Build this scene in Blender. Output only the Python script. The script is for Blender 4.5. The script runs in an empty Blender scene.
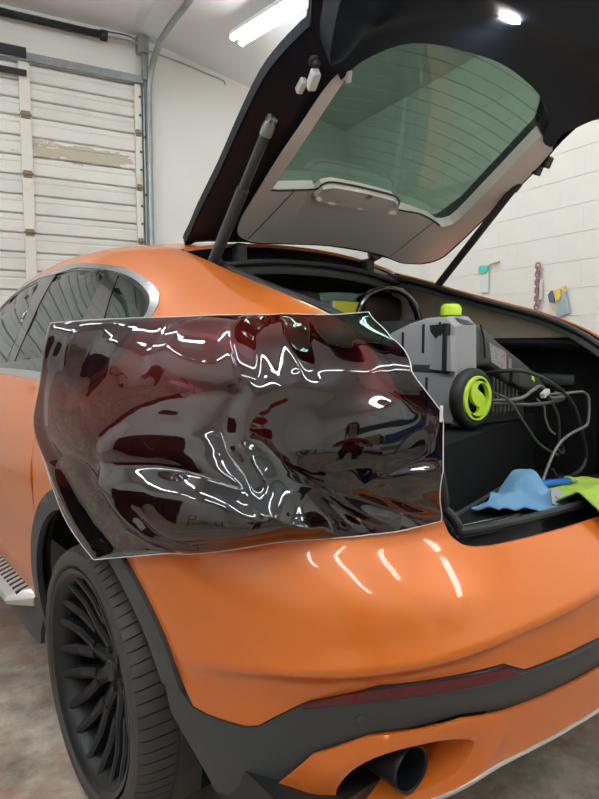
import bpy, bmesh, math, random
import numpy as np
from mathutils import Vector, Matrix, Euler, noise
from mathutils.geometry import delaunay_2d_cdt
S = bpy.context.scene
COL = S.collection
R = math.radians
random.seed(4)

# ------------------------------------------------------------------ camera
CAMPOS = Vector((-1.52, -1.62, 1.277))
PSI, PITCH = R(38.5), R(5.0)
cam = bpy.data.cameras.new('camera')
camo = bpy.data.objects.new('camera', cam)
COL.objects.link(camo)
camo.location = CAMPOS
camo.rotation_euler = (math.pi/2 - PITCH, 0, -PSI)
cam.sensor_fit = 'HORIZONTAL'
cam.sensor_width = 36.0
cam.lens = 615.0/599.0*36.0
cam.clip_start = 0.02
S.camera = camo
# ------------------------------------------------------------------ world / exposure
w = bpy.data.worlds.new('world'); S.world = w; w.use_nodes = True
w.node_tree.nodes['Background'].inputs[0].default_value = (.75, .8, .85, 1)
w.node_tree.nodes['Background'].inputs[1].default_value = 0.3
S.view_settings.view_transform = 'Standard'
S.view_settings.look = 'None'
S.view_settings.gamma = 1.0
S.view_settings.use_curve_mapping = False
S.view_settings.exposure = 0.0
LAMP = 36.0          # strength of every fluorescent tube

# ------------------------------------------------------------------ materials
def mat(name, col, rough=.5, metal=0., coat=0., spec=.5, noise_amt=0., nscale=20., bump=0., bscale=60., col2=None, thr=None, coatr=.05):
    m = bpy.data.materials.new(name); m.use_nodes = True
    nt = m.node_tree; b = nt.nodes['Principled BSDF']
    b.inputs['Base Color'].default_value = (*col, 1)
    b.inputs['Roughness'].default_value = rough
    b.inputs['Metallic'].default_value = metal
    b.inputs['Coat Weight'].default_value = coat
    b.inputs['Coat Roughness'].default_value = coatr
    b.inputs['Specular IOR Level'].default_value = spec
    if noise_amt or bump or col2:
        tc = nt.nodes.new('ShaderNodeTexCoord')
    if noise_amt or col2:
        n = nt.nodes.new('ShaderNodeTexNoise'); n.inputs['Scale'].default_value = nscale
        n.inputs['Detail'].default_value = 6
        nt.links.new(tc.outputs['Object'], n.inputs['Vector'])
        r = nt.nodes.new('ShaderNodeValToRGB')
        c2 = col2 if col2 else tuple(max(0, c*(1-noise_amt)) for c in col)
        lo, hi = thr if thr else (.3, .7)
        r.color_ramp.elements[0].position = lo; r.color_ramp.elements[1].position = hi
        r.color_ramp.elements[0].color = (*c2, 1); r.color_ramp.elements[1].color = (*col, 1)
        nt.links.new(n.outputs['Fac'], r.inputs['Fac'])
        nt.links.new(r.outputs['Color'], b.inputs['Base Color'])
    if bump:
        n2 = nt.nodes.new('ShaderNodeTexNoise'); n2.inputs['Scale'].default_value = bscale
        n2.inputs['Detail'].default_value = 4
        nt.links.new(tc.outputs['Object'], n2.inputs['Vector'])
        bm = nt.nodes.new('ShaderNodeBump'); bm.inputs['Strength'].default_value = bump
        bm.inputs['Distance'].default_value = .01
        nt.links.new(n2.outputs['Fac'], bm.inputs['Height'])
        nt.links.new(bm.outputs['Normal'], b.inputs['Normal'])
    return m
def emis(name, col, s):
    m = bpy.data.materials.new(name); m.use_nodes = True
    nt = m.node_tree; nt.nodes.clear()
    o = nt.nodes.new('ShaderNodeOutputMaterial'); e = nt.nodes.new('ShaderNodeEmission')
    e.inputs[0].default_value = (*col, 1); e.inputs[1].default_value = s
    nt.links.new(e.outputs[0], o.inputs[0]); return m
def film_mat(name, tint, ior, rough, tscale=None):
    m = bpy.data.materials.new(name); m.use_nodes = True
    nt = m.node_tree; nt.nodes.clear()
    o = nt.nodes.new('ShaderNodeOutputMaterial'); mx = nt.nodes.new('ShaderNodeMixShader')
    t = nt.nodes.new('ShaderNodeBsdfTransparent'); g = nt.nodes.new('ShaderNodeBsdfGlossy')
    fr = nt.nodes.new('ShaderNodeFresnel')
    ge = nt.nodes.new('ShaderNodeNewGeometry'); mr = nt.nodes.new('ShaderNodeMapRange')      # a thin sheet: same index from both sides
    mr.inputs['To Min'].default_value = ior; mr.inputs['To Max'].default_value = 1/ior
    nt.links.new(ge.outputs['Backfacing'], mr.inputs['Value']); nt.links.new(mr.outputs['Result'], fr.inputs['IOR'])
    t.inputs[0].default_value = (*tint, 1); g.inputs['Roughness'].default_value = rough
    g.inputs['Color'].default_value = (.95, .97, 1, 1)
    nt.links.new(fr.outputs[0], mx.inputs[0]); nt.links.new(t.outputs[0], mx.inputs[1]); nt.links.new(g.outputs[0], mx.inputs[2])
    nt.links.new(mx.outputs[0], o.inputs[0]); return m

M = {}
M['orange'] = mat('orange_paint', (.72, .172, .019), .34, .15, .7, noise_amt=.05, nscale=900)
M['clad'] = mat('grey_cladding', (.048, .054, .059), .48, bump=.05, bscale=900)
M['black'] = mat('black_plastic', (.012, .013, .014), .45)
M['carpet'] = mat('black_carpet', (.010, .010, .011), .95, spec=.15, bump=.3, bscale=700)
M['gloss'] = mat('gloss_black', (.006, .007, .010), .12, coat=.5)
M['framep'] = mat('black_hatch_frame', (.006, .010, .019), .5, spec=.2)
M['rubber'] = mat('rubber', (.014, .014, .014), .55)
M['seal'] = mat('rubber_seal', (.016, .017, .018), .45)
M['tyre'] = mat('tyre_rubber', (.060, .053, .050), .6, noise_amt=.3, nscale=9, bump=.04, bscale=300)
M['rim'] = mat('satin_black_rim', (.022, .024, .028), .32, .45)
M['trimgrey'] = mat('hatch_trim_grey', (.72, .68, .65), .6)
M['beige'] = mat('beige_trim', (.74, .64, .52), .8)
M['head'] = mat('headliner', (.07, .07, .07), .9)
M['chrome'] = mat('satin_chrome', (.62, .64, .66), .22, 1.)
M['alu'] = mat('brushed_aluminium', (.62, .62, .60), .35, .8)
M['glass'] = film_mat('tinted_side_glass', (.34, .42, .39), 1.6, .01)
M['hglass'] = film_mat('green_tinted_glass', (.40, .50, .44), 1.45, .03)
M['film'] = film_mat('dark_tint_film', (.095, .018, .028), 1.84, .012)
M['filmedge'] = mat('film_liner_edge', (.75, .74, .74), .3)
M['red'] = mat('red_reflector', (.11, .004, .007), .3, coat=.2)
M['barrel'] = mat('black_rim_barrel', (.008, .008, .009), .5)
M['lens'] = mat('smoked_lamp_lens', (.030, .003, .004), .2, coat=.5)
M['lime'] = mat('lime_plastic', (.55, .78, .035), .4)
M['yellow'] = mat('yellow_green_plastic', (.62, .60, .03), .5)
M['wash'] = mat('charcoal_plastic', (.058, .060, .062), .42, bump=.04, bscale=900)
M['washlight'] = mat('grey_plastic', (.33, .335, .35), .38)
M['cord'] = mat('cord_rubber', (.022, .022, .024), .45)
M['cordgrey'] = mat('grey_cord', (.16, .16, .16), .4)
M['label'] = mat('white_label', (.34, .33, .33), .5, col2=(.20, .19, .19), nscale=160, thr=(.42, .55))
M['labelred'] = mat('red_label', (.5, .22, .22), .5)
M['bluecloth'] = mat('blue_microfibre', (.20, .40, .62), .95, spec=.1, bump=.6, bscale=500)
M['greencloth'] = mat('green_microfibre', (.42, .60, .10), .95, spec=.1, bump=.6, bscale=500)
M['bluep'] = mat('blue_plastic', (.02, .14, .55), .25)
M['greyp'] = mat('grey_blade', (.27, .29, .30), .5)
M['wall'] = mat('white_paint', (.80, .80, .75), .55, noise_amt=.05, nscale=1.3)
M['block'] = mat('painted_block', (.80, .80, .74), .6, noise_amt=.05, nscale=7, bump=.15, bscale=45)
M['ceil'] = mat('ceiling_white', (.80, .83, .85), .6)
M['galv'] = mat('galvanised_steel', (.36, .40, .41), .4, .7, noise_amt=.25, nscale=12)
M['steel'] = mat('dark_steel', (.035, .04, .045), .5, .5)
M['rust'] = mat('rusty_hinge', (.34, .27, .18), .7, .2, noise_amt=.5, nscale=60)
M['stile'] = mat('stile_paint', (.78, .77, .71), .5, col2=(.60, .53, .40), nscale=5, thr=(.25, .42))
M['fixture'] = mat('lamp_housing', (.85, .86, .86), .4)
M['tube'] = emis('lit_tube', (.93, .97, 1.0), LAMP)
M['hlamp'] = emis('hatch_lamp', (1.0, .90, .80), 1200.0)
M['teal'] = mat('teal_plastic', (.10, .62, .52), .4)
M['clear'] = mat('pale_blade', (.72, .76, .74), .3)
M['redtool'] = mat('dark_red_chain', (.36, .19, .20), .5)
M['bluegrey'] = mat('blue_grey_plastic', (.36, .46, .50), .5)
M['navy'] = mat('navy_plastic', (.10, .13, .20), .5)
M['orangey'] = mat('yellow_plastic', (.80, .58, .12), .5)
M['seat'] = mat('dark_seat_leather', (.035, .024, .023), .5)
M['skin'] = mat('skin', (.50, .30, .21), .5)
M['shirt'] = mat('red_shirt', (.28, .012, .018), .85)
M['jeans'] = mat('dark_trousers', (.03, .035, .06), .9)
M['hair'] = mat('dark_hair', (.012, .009, .008), .6)
M['wood'] = mat('pale_wood', (.50, .36, .20), .6, noise_amt=.3, nscale=6)
M['card'] = mat('cardboard', (.42, .28, .15), .8, noise_amt=.15, nscale=10)
M['shelf'] = mat('grey_shelf_steel', (.20, .21, .23), .5, .4)
M['binblue'] = mat('blue_bin', (.05, .10, .28), .5)
M['white'] = mat('white_enamel', (.8, .8, .8), .35)

def door_mat():
    m = mat('garage_door_paint', (.80, .80, .755), .5, noise_amt=.12, nscale=3)
    return m
M['door'] = door_mat()
def patch_mat():
    """white door paint with one band where it has flaked off to the tan primer (a stain with its own outline)"""
    m = bpy.data.materials.new('peeling_door_paint'); m.use_nodes = True
    nt = m.node_tree; b = nt.nodes['Principled BSDF']; b.inputs['Roughness'].default_value = .55
    tc = nt.nodes.new('ShaderNodeTexCoord')
    sx = nt.nodes.new('ShaderNodeSeparateXYZ'); nt.links.new(tc.outputs['Object'], sx.inputs[0])
    n = nt.nodes.new('ShaderNodeTexNoise'); n.inputs['Scale'].default_value = 5; n.inputs['Detail'].default_value = 7; n.inputs['Roughness'].default_value = .65
    mp = nt.nodes.new('ShaderNodeMapping'); mp.inputs['Scale'].default_value = (1, 1, 3.2)
    nt.links.new(tc.outputs['Object'], mp.inputs[0]); nt.links.new(mp.outputs[0], n.inputs['Vector'])
    def M_(op, a, bb):
        q = nt.nodes.new('ShaderNodeMath'); q.operation = op
        for i, v in enumerate((a, bb)):
            if isinstance(v, (int, float)): q.inputs[i].default_value = v
            else: nt.links.new(v, q.inputs[i])
        return q.outputs[0]
    # distance from the band's middle line
    dz = M_('ABSOLUTE', M_('SUBTRACT', sx.outputs[2], M_('MULTIPLY_ADD', 0, 0) if False else 3.055), 0)
    dz = M_('DIVIDE', dz, .085)
    dx = M_('DIVIDE', M_('ABSOLUTE', M_('SUBTRACT', sx.outputs[0], -2.92), 0), .48)
    d = M_('MAXIMUM', dz, dx)
    v = M_('ADD', d, M_('MULTIPLY', M_('SUBTRACT', n.outputs['Fac'], .5), 2.6))
    r = nt.nodes.new('ShaderNodeValToRGB'); r.color_ramp.elements[0].position = .82; r.color_ramp.elements[1].position = .9
    r.color_ramp.elements[0].color = (.53, .49, .38, 1); r.color_ramp.elements[1].color = (.80, .80, .755, 1)
    nt.links.new(v, r.inputs[0]); nt.links.new(r.outputs[0], b.inputs['Base Color'])
    return m
M['peel'] = patch_mat()
def floor_mat():
    m = bpy.data.materials.new('worn_concrete_floor'); m.use_nodes = True
    nt = m.node_tree; b = nt.nodes['Principled BSDF']
    tc = nt.nodes.new('ShaderNodeTexCoord')
    def nz(sc, det, ro=.6):
        n = nt.nodes.new('ShaderNodeTexNoise'); n.inputs['Scale'].default_value = sc; n.inputs['Detail'].default_value = det; n.inputs['Roughness'].default_value = ro
        nt.links.new(tc.outputs['Object'], n.inputs['Vector']); return n.outputs['Fac']
    def ramp(f, stops):
        r = nt.nodes.new('ShaderNodeValToRGB'); e = r.color_ramp.elements
        e[0].position, e[0].color = stops[0][0], (*stops[0][1], 1); e[1].position, e[1].color = stops[-1][0], (*stops[-1][1], 1)
        for p, c in stops[1:-1]:
            k = e.new(p); k.color = (*c, 1)
        nt.links.new(f, r.inputs[0]); return r.outputs[0]
    def mix(f, a, c):
        q = nt.nodes.new('ShaderNodeMix'); q.data_type = 'RGBA'
        nt.links.new(f, q.inputs[0]); nt.links.new(a, q.inputs[6]); nt.links.new(c, q.inputs[7]); return q.outputs[2]
    base = ramp(nz(5, 10, .72), [(.32, (.15, .125, .10)), (.5, (.40, .34, .27)), (.70, (.66, .59, .49))])
    red = ramp(nz(14, 8), [(.3, (.24, .10, .08)), (.7, (.46, .25, .20))])
    c = mix(ramp(nz(2.2, 7, .7), [(.47, (0, 0, 0)), (.62, (.75, .75, .75))]), base, red)
    white = ramp(nz(30, 4), [(.3, (.40, .37, .30)), (.7, (.55, .52, .44))])
    c = mix(ramp(nz(9, 9, .75), [(.58, (0, 0, 0)), (.68, (.8, .8, .8))]), c, white)
    nt.links.new(c, b.inputs['Base Color'])
    rr = ramp(nz(5, 6), [(.3, (.35, .35, .35)), (.7, (.75, .75, .75))]); nt.links.new(rr, b.inputs['Roughness'])
    bp = nt.nodes.new('ShaderNodeBump'); bp.inputs['Strength'].default_value = .25; bp.inputs['Distance'].default_value = .01
    nt.links.new(nz(60, 6), bp.inputs['Height']); nt.links.new(bp.outputs[0], b.inputs['Normal'])
    return m
M['floor'] = floor_mat()

# ------------------------------------------------------------------ object helpers
def tag(o, label=None, cat=None, group=None, kind=None):
    if label: o['label'] = label
    if cat: o['category'] = cat
    if group: o['group'] = group
    if kind: o['kind'] = kind
    return o
def empty(name, loc=(0, 0, 0), rz=0):
    o = bpy.data.objects.new(name, None); COL.objects.link(o)
    o.location = loc; o.rotation_euler = (0, 0, rz); o.empty_display_size = .05
    return o
def setpar(o, parent):
    """parent without moving: the parents stand still, so invert their transform"""
    if parent is None: return
    o.parent = parent
    o.matrix_parent_inverse = world_of(parent).inverted()
def world_of(o):
    m = Matrix.LocRotScale(o.location, o.rotation_euler, o.scale)
    if o.parent: return world_of(o.parent) @ o.matrix_parent_inverse @ m
    return m
def obj(name, verts, faces, m, parent=None, smooth=False, sharp=None, local=False):
    me = bpy.data.meshes.new(name)
    me.from_pydata([tuple(map(float, v)) for v in verts], [], [tuple(f) for f in faces])
    ms = m if isinstance(m, (list, tuple)) else [m]
    for k in ms: me.materials.append(k)
    if smooth: me.polygons.foreach_set('use_smooth', [True]*len(me.polygons))
    me.update()
    o = bpy.data.objects.new(name, me); COL.objects.link(o)
    if smooth and sharp: me.set_sharp_from_angle(angle=R(sharp))
    if parent is not None:
        if local: o.parent = parent
        else: setpar(o, parent)
    return o
class MB:
    def __init__(s): s.v = []; s.f = []
    def add(s, v, f):
        n = len(s.v); s.v += [tuple(p) for p in v]; s.f += [tuple(i+n for i in q) for q in f]; return s
    def box(s, a, b, T=None, bev=0.0):
        bm = bmesh.new(); bmesh.ops.create_cube(bm, size=1)
        a = Vector(a); b = Vector(b)
        for v in bm.verts: v.co = Vector(((v.co.x+.5)*(b.x-a.x)+a.x, (v.co.y+.5)*(b.y-a.y)+a.y, (v.co.z+.5)*(b.z-a.z)+a.z))
        if bev: bmesh.ops.bevel(bm, geom=list(bm.edges), offset=bev, segments=2, affect='EDGES', profile=.5)
        bmesh.ops.recalc_face_normals(bm, faces=bm.faces)
        bm.verts.index_update()
        vs = [v.co.copy() for v in bm.verts]; fs = [[v.index for v in f.verts] for f in bm.faces]; bm.free()
        if T is not None: vs = [T @ v for v in vs]
        return s.add(vs, fs)
    def tube(s, path, r, seg=8, caps=True):
        path = [Vector(p) for p in path]; n = len(path)
        rs = r if hasattr(r, '__len__') else [r]*n
        t0 = (path[1]-path[0]).normalized()
        nrm = t0.orthogonal().normalized()
        vs = []; fs = []
        for i, p in enumerate(path):
            t = (path[min(i+1, n-1)]-path[max(i-1, 0)]).normalized()
            nrm = (nrm - t*nrm.dot(t))
            nrm = nrm.normalized() if nrm.length > 1e-6 else t.orthogonal().normalized()
            b = t.cross(nrm)
            for k in range(seg):
                a = 2*math.pi*k/seg
                vs.append(p+(nrm*math.cos(a)+b*math.sin(a))*rs[i])
        for i in range(n-1):
            for k in range(seg):
                k2 = (k+1) % seg
                fs.append((i*seg+k, i*seg+k2, (i+1)*seg+k2, (i+1)*seg+k))
        if caps:
            fs.append(tuple(range(seg-1, -1, -1))); fs.append(tuple((n-1)*seg+k for k in range(seg)))
        return s.add(vs, fs)
    def lathe(s, prof, seg=32, T=None, closed=False):
        """prof: (r, z) list turned about z"""
        vs = []; fs = []; n = len(prof)
        for k in range(seg):
            a = 2*math.pi*k/seg
            for r, z in prof: vs.append(Vector((r*math.cos(a), r*math.sin(a), z)))
        for k in range(seg):
            k2 = (k+1) % seg
            for i in range(n if closed else n-1):
                j = (i+1) % n
                fs.append((k*n+i, k2*n+i, k2*n+j, k*n+j))
        if T is not None: vs = [T @ v for v in vs]
        return s.add(vs, fs)
    def prism(s, poly, mp, h0, h1):
        """simple (convexish) polygon extruded between h0 and h1 through mp(u, v, h)"""
        n = len(poly)
        vs = [mp(u, v, h0) for u, v in poly]+[mp(u, v, h1) for u, v in poly]
        fs = [tuple(range(n)), tuple(range(2*n-1, n-1, -1))]+[(i, n+i, n+(i+1) % n, (i+1) % n) for i in range(n)]
        c = sum((Vector(v) for v in vs), Vector())/len(vs)
        nrm = (Vector(vs[1])-Vector(vs[0])).cross(Vector(vs[2])-Vector(vs[0]))
        bm = bmesh.new(); bv = [bm.verts.new(v) for v in vs]
        for f in fs: bm.faces.new([bv[i] for i in f])
        bmesh.ops.recalc_face_normals(bm, faces=bm.faces); bm.verts.index_update()
        fs = [[v.index for v in f.verts] for f in bm.faces]; bm.free()
        return s.add(vs, fs)
    def build(s, name, m, parent=None, smooth=False, sharp=35): return obj(name, s.v, s.f, m, parent, smooth, sharp if smooth else None)
def crv(pts, n=6, closed=False):
    """Catmull-Rom through pts (any dimension)"""
    P_ = [np.array(p, float) for p in pts]; out = []; N_ = len(P_)
    rng = N_ if closed else N_-1
    for i in range(rng):
        if closed: p0, p1, p2, p3 = P_[(i-1) % N_], P_[i], P_[(i+1) % N_], P_[(i+2) % N_]
        else: p0, p1, p2, p3 = P_[max(i-1, 0)], P_[i], P_[i+1], P_[min(i+2, N_-1)]
        for k in range(n):
            t = k/n
            out.append(.5*((2*p1)+(-p0+p2)*t+(2*p0-5*p1+4*p2-p3)*t*t+(-p0+3*p1-3*p2+p3)*t**3))
    if not closed: out.append(P_[-1])
    return out
def densify(loop, sp):
    out = []
    n = len(loop)
    for i in range(n):
        a = np.array(loop[i], float); b = np.array(loop[(i+1) % n], float)
        k = max(1, int(math.ceil(np.hypot(*(b-a))/sp)))
        for j in range(k): out.append(a+(b-a)*j/k)
    return out
def inpoly(x, y, loops):
    """even-odd test, vectorised"""
    c = np.zeros(x.shape, bool)
    for L in loops:
        L = np.asarray(L); x0, y0 = L[:, 0], L[:, 1]; x1, y1 = np.roll(x0, -1), np.roll(y0, -1)
        for a, b, p, q in zip(x0, y0, x1, y1):
            if b == q: continue
            c ^= ((b > y) != (q > y)) & (x < (p-a)*(y-b)/(q-b)+a)
    return c
def slab(name, poly, mp, h0, h1, m, parent=None, holes=(), sp=.03, wallm=None):
    """a panel: outline (and holes) in a surface's own (u, v), triangulated, laid on the surface mp(u, v, h), h0 outer to h1 inner"""
    loops = [densify(poly, sp)]+[densify(h, sp) for h in holes]
    A = np.array(loops[0]); lo, hi = A.min(0), A.max(0)
    gx, gy = np.meshgrid(np.arange(lo[0]+sp*.5, hi[0], sp), np.arange(lo[1]+sp*.5, hi[1], sp))
    gx, gy = gx.ravel(), gy.ravel()
    k = inpoly(gx, gy, loops); gx, gy = gx[k], gy[k]
    allb = np.vstack(loops)
    if len(gx):
        d = np.min((gx[:, None]-allb[None, :, 0])**2+(gy[:, None]-allb[None, :, 1])**2, axis=1)
        k = d > (.4*sp)**2; gx, gy = gx[k], gy[k]
    vs = [Vector((float(a), float(b))) for a, b in allb]+[Vector((float(a), float(b))) for a, b in zip(gx, gy)]
    ed = []; o = 0
    for L in loops:
        n = len(L); ed += [(o+i, o+(i+1) % n) for i in range(n)]; o += n
    v2, e2, f2, ov, oe, of = delaunay_2d_cdt(vs, ed, [], 0, 1e-7)
    vv = np.array([(p.x, p.y) for p in v2]); ff = np.array([f[:] for f in f2])
    cen = vv[ff].mean(1); k = inpoly(cen[:, 0], cen[:, 1], loops); ff = ff[k]
    top = [np.array(mp(a, b, h0)) for a, b in vv]; bot = [np.array(mp(a, b, h1)) for a, b in vv]
    sgn = 0
    for f in ff[:40]:
        a, b, c = (top[i] for i in f); sgn += np.sign(np.dot(np.cross(b-a, c-a), (a-bot[f[0]])))
    if sgn < 0: ff = ff[:, ::-1]
    n = len(vv)
    V = top+bot; F = [tuple(map(int, f)) for f in ff]+[tuple(int(i)+n for i in f[::-1]) for f in ff]
    # boundary walls with their own vertices
    cnt = {}
    for f in ff:
        for i in range(3):
            e = (int(f[i]), int(f[(i+1) % 3]))
            if (e[1], e[0]) in cnt: del cnt[(e[1], e[0])]
            else: cnt[e] = 1
    wl = len(F)
    for a, b in cnt:
        q = len(V); V += [top[a], top[b], bot[b], bot[a]]; F.append((q+1, q, q+3, q+2))
    o = obj(name, V, F, m if wallm is None else [m, wallm], parent, True)
    if wallm is not None:
        for p in o.data.polygons[wl:]: p.material_index = 1
    return o
def nice(c, n=24): return [tuple(p) for p in c]

# ================================================================== SETTING: the workshop (turned 10.3 degrees against the car)
OX, OY, RA = 3.45, 3.788, R(-10.3)
RM = Matrix.Translation((OX, OY, 0)) @ Matrix.Rotation(RA, 4, 'Z')
def room(o):
    o.matrix_world = RM; o.location = (OX, OY, 0); o.rotation_euler = (0, 0, RA); return o
def rbuild(mb, name, m, smooth=False): return room(mb.build(name, m, None, smooth))
def rchild(mb, name, m, parent, smooth=False):
    o = mb.build(name, m, None, smooth); o.parent = parent; return o      # same frame as its parent
XL, YB = -8.2, -9.6
b = MB(); b.box((XL-.2, YB-.2, -.1), (.2, .2, 0)); tag(rbuild(b, 'floor', M['floor']), 'stained bare concrete workshop floor', None, None, 'structure')
def zc(x): return 4.25 if x < -2.37 else 4.25-.215*(x+2.37)
b = MB()
v = [(XL-.2, YB-.2, 4.25), (-2.37, YB-.2, 4.25), (.2, YB-.2, zc(.2)), (.2, .2, zc(.2)), (-2.37, .2, 4.25), (XL-.2, .2, 4.25)]
v2 = [(x, y, z+.1) for x, y, z in v]
b.add(v+v2, [(0, 5, 4, 1), (1, 4, 3, 2), (6, 7, 10, 11), (7, 8, 9, 10), (0, 1, 7, 6), (1, 2, 8, 7), (2, 3, 9, 8), (3, 4, 10, 9), (4, 5, 11, 10), (5, 0, 6, 11)])
tag(rbuild(b, 'ceiling', M['ceil']), 'white ceiling that slopes down towards the block wall', None, None, 'structure')
# back wall with the garage door opening (x -7.1..-2.33, z 0..3.86)
DX0, DX1, DZ = -6.6, -2.33, 3.80
b = MB(); b.box((XL, 0, 0), (DX0, .2, 4.3)); b.box((DX0, 0, DZ), (DX1, .2, 4.3)); b.box((DX1, 0, 0), (.2, .2, 4.3))
wb = tag(rbuild(b, 'wall_back', M['wall']), 'white back wall around the garage door', None, None, 'structure')
b = MB(); b.box((XL-.2, YB, 0), (XL, .2, 4.3)); tag(rbuild(b, 'wall_left', M['wall']), None, None, None, 'structure')
b = MB(); b.box((XL-.2, YB-.2, 0), (.2, YB, 4.3)); tag(rbuild(b, 'wall_front', M['wall']), None, None, None, 'structure')
b = MB(); b.box((.008, YB, 0), (.2, .2, 4.1)); wr = tag(rbuild(b, 'wall_right', M['block']), 'white painted concrete block wall', None, None, 'structure')
# block courses of the right wall, each block a piece: 0.2 m high, joints at z = 0.096 + 0.2 k
bm_ = MB().box((-.0005, .0002, .0012), (.02, .3998, .1988), bev=.0007)
blockme = None
for k in range(4, 18):
    z = .096+.2*(k-1)
    for j in range(14):
        y = -5.4+.4*j-(.2 if k % 2 else 0)
        if y > -.55: continue
        if blockme is None:
            o = bm_.build('concrete_block', M['block']); blockme = o.data
        else:
            o = bpy.data.objects.new('concrete_block', blockme); COL.objects.link(o)
        o.parent = wr; o.location = (random.uniform(-.0002, .0002), y, z)
# ------------------------------------------------------------------ garage door
d = MB()
d.box((DX0, .03, .005), (DX1, .05, DZ-.005))
door = tag(rbuild(d, 'door_1', M['door']), 'white sectional garage door with ribbed panels', None, None, 'structure')
# section joints at 2.30, 2.824, 3.34, (spacing .515); every section has three ribs
zj = [2.30+.516*i for i in range(-5, 4)]
sect = 0
def section_mb(z0, z1, x0, x1):
    b = MB(); n = 3; h = (z1-z0)/n
    for q in range(n):
        a = z0+q*h
        prof = [(a+.003, .03), (a+.003, .004), (a+.012, -.006), (a+h*.55, -.006), (a+h*.62, .002), (a+h*.70, -.004), (a+h-.022, -.004), (a+h-.006, .012), (a+h-.006, .03)]
        n0 = len(prof)
        vs = [(x0, y, z) for z, y in prof]+[(x1, y, z) for z, y in prof]
        fs = [(i, i+1, n0+i+1, n0+i) for i in range(n0-1)]+[tuple(range(n0-1, -1, -1)), tuple(range(n0, 2*n0))]
        b.add(vs, fs)
    return b
for i, z in enumerate(zj):
    z1 = min(z+.516, DZ-.01)
    if z < 0: z = .01
    if z1-z < .1: continue
    peel = abs(z-2.816) < .05
    rchild(section_mb(z, z1, DX0+.02, DX1-.01), 'door_section', M['peel'] if peel else M['door'], door)
    for sx in (-2.385, -3.388, -4.40, -5.41, -6.42):
        w_ = .03 if sx == -2.385 else .047
        b = MB(); b.box((sx-w_, -.035, z+.006), (sx+w_, -.004, z1-.004), bev=.004)
        rchild(b, 'door_stile', M['stile'], door)
        if i > 3:
            b = MB(); b.box((sx-w_*.8, -.048, z-.032), (sx+w_*.8, -.03, z+.032), bev=.004)
            b.tube([(sx-w_, -.05, z), (sx+w_, -.05, z)], .011, 8)
            rchild(b, 'door_hinge', M['rust'], door)
            if sx == -2.385:
                for q in (.17, .34):
                    b = MB(); b.tube([(sx+.02, -.04, z+q), (sx+.02, -.028, z+q)], .012, 8); rchild(b, 'bolt', M['steel'], door)
# top rail (galvanised angle) and the dark operator brackets
b = MB(); b.box((DX0, -.075, 3.79), (DX1-.005, -.04, 3.858), bev=.004); rchild(b, 'top_rail', M['galv'], door)
b = MB(); b.box((-5.0, -.10, 3.80), (-3.37, -.075, 3.885), bev=.004); rchild(b, 'operator_bracket', M['steel'], door)
b = MB(); b.box((-5.0, -.09, 3.655), (-3.37, -.05, 3.70), bev=.004); rchild(b, 'lower_bracket', M['steel'], door)
# vertical and curved track, end bearing plate
trk = MB()
pth = [(-2.285, -.06, .02), (-2.285, -.06, 3.45), (-2.282, -.07, 3.72), (-2.27, -.14, 3.93), (-2.24, -.33, 4.08), (-2.20, -.62, 4.15), (-2.16, -1.2, 4.17), (-2.14, -3.2, 4.17)]
pts = [pth[0]]+[tuple(p) for p in crv(pth[1:], 6)]
trk.tube(pts, .03, 8)
t = tag(rbuild(trk, 'door_track', M['galv'], True), 'grey steel track curving up beside the garage door', 'track')
b = MB(); b.box((-2.335, -.035, .02), (-2.312, -.003, 3.80), bev=.003); rchild(b, 'angle_iron', M['galv'], t)
b = MB(); b.box((-2.395, -.12, 4.06), (-2.285, -.02, 4.215), bev=.01); b.box((-2.345, -.10, 3.82), (-2.29, -.03, 4.06), bev=.006); rchild(b, 'bearing_plate', M['galv'], t)
for z in (2.2, 2.75, 3.3):
    b = MB(); b.tube([(-2.325, -.045, z), (-2.325, -.03, z)], .014, 8); rchild(b, 'bolt', M['steel'], t)
# torsion spring on its shaft above the door
b = MB(); b.tube([(-5.2, -.09, 4.14), (-2.35, -.09, 4.14)], .013, 10)
sh = tag(rbuild(b, 'torsion_shaft', M['galv'], True), 'thin steel torsion shaft above the garage door', 'shaft')
b = MB(); n = 700; b.tube([(-4.7+2.0*i/n, -.09+.031*math.cos(i*.9), 4.14+.031*math.sin(i*.9)) for i in range(n+1)], .0075, 5)
b.tube([(-4.7, -.09, 4.14), (-2.70, -.09, 4.14)], .028, 12)
rchild(b, 'torsion_spring', M['steel'], sh, True)
b = MB(); b.lathe([(.0, -.03), (.048, -.03), (.048, .03), (0, .03)], 16, Matrix.Translation((-2.70, -.09, 4.14)) @ Matrix.Rotation(R(90), 4, 'Y')); rchild(b, 'spring_cone', M['steel'], sh, True)
b = MB(); b.tube([tuple(p) for p in crv([(-3.9, -.02, 4.235), (-3.3, -.02, 4.19), (-2.9, -.02, 4.20), (-2.5, -.02, 4.225), (-2.40, -.03, 4.20)], 6)], .005, 6)
tag(rbuild(b, 'wire', M['steel'], True), 'thin dark wire strung under the ceiling above the torsion spring', 'wire')
# thin cord hanging along the wall right of the door
b = MB(); b.tube([tuple(p) for p in crv([(-2.26, -.03, 4.12), (-1.95, -.02, 4.085), (-1.66, -.02, 4.03), (-1.50, -.02, 4.00), (-1.475, -.02, 3.96)], 6)], .007, 6)
tag(rbuild(b, 'pull_cord', M['galv'], True), 'thin grey cord running from the door track along the white wall', 'cord')
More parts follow.
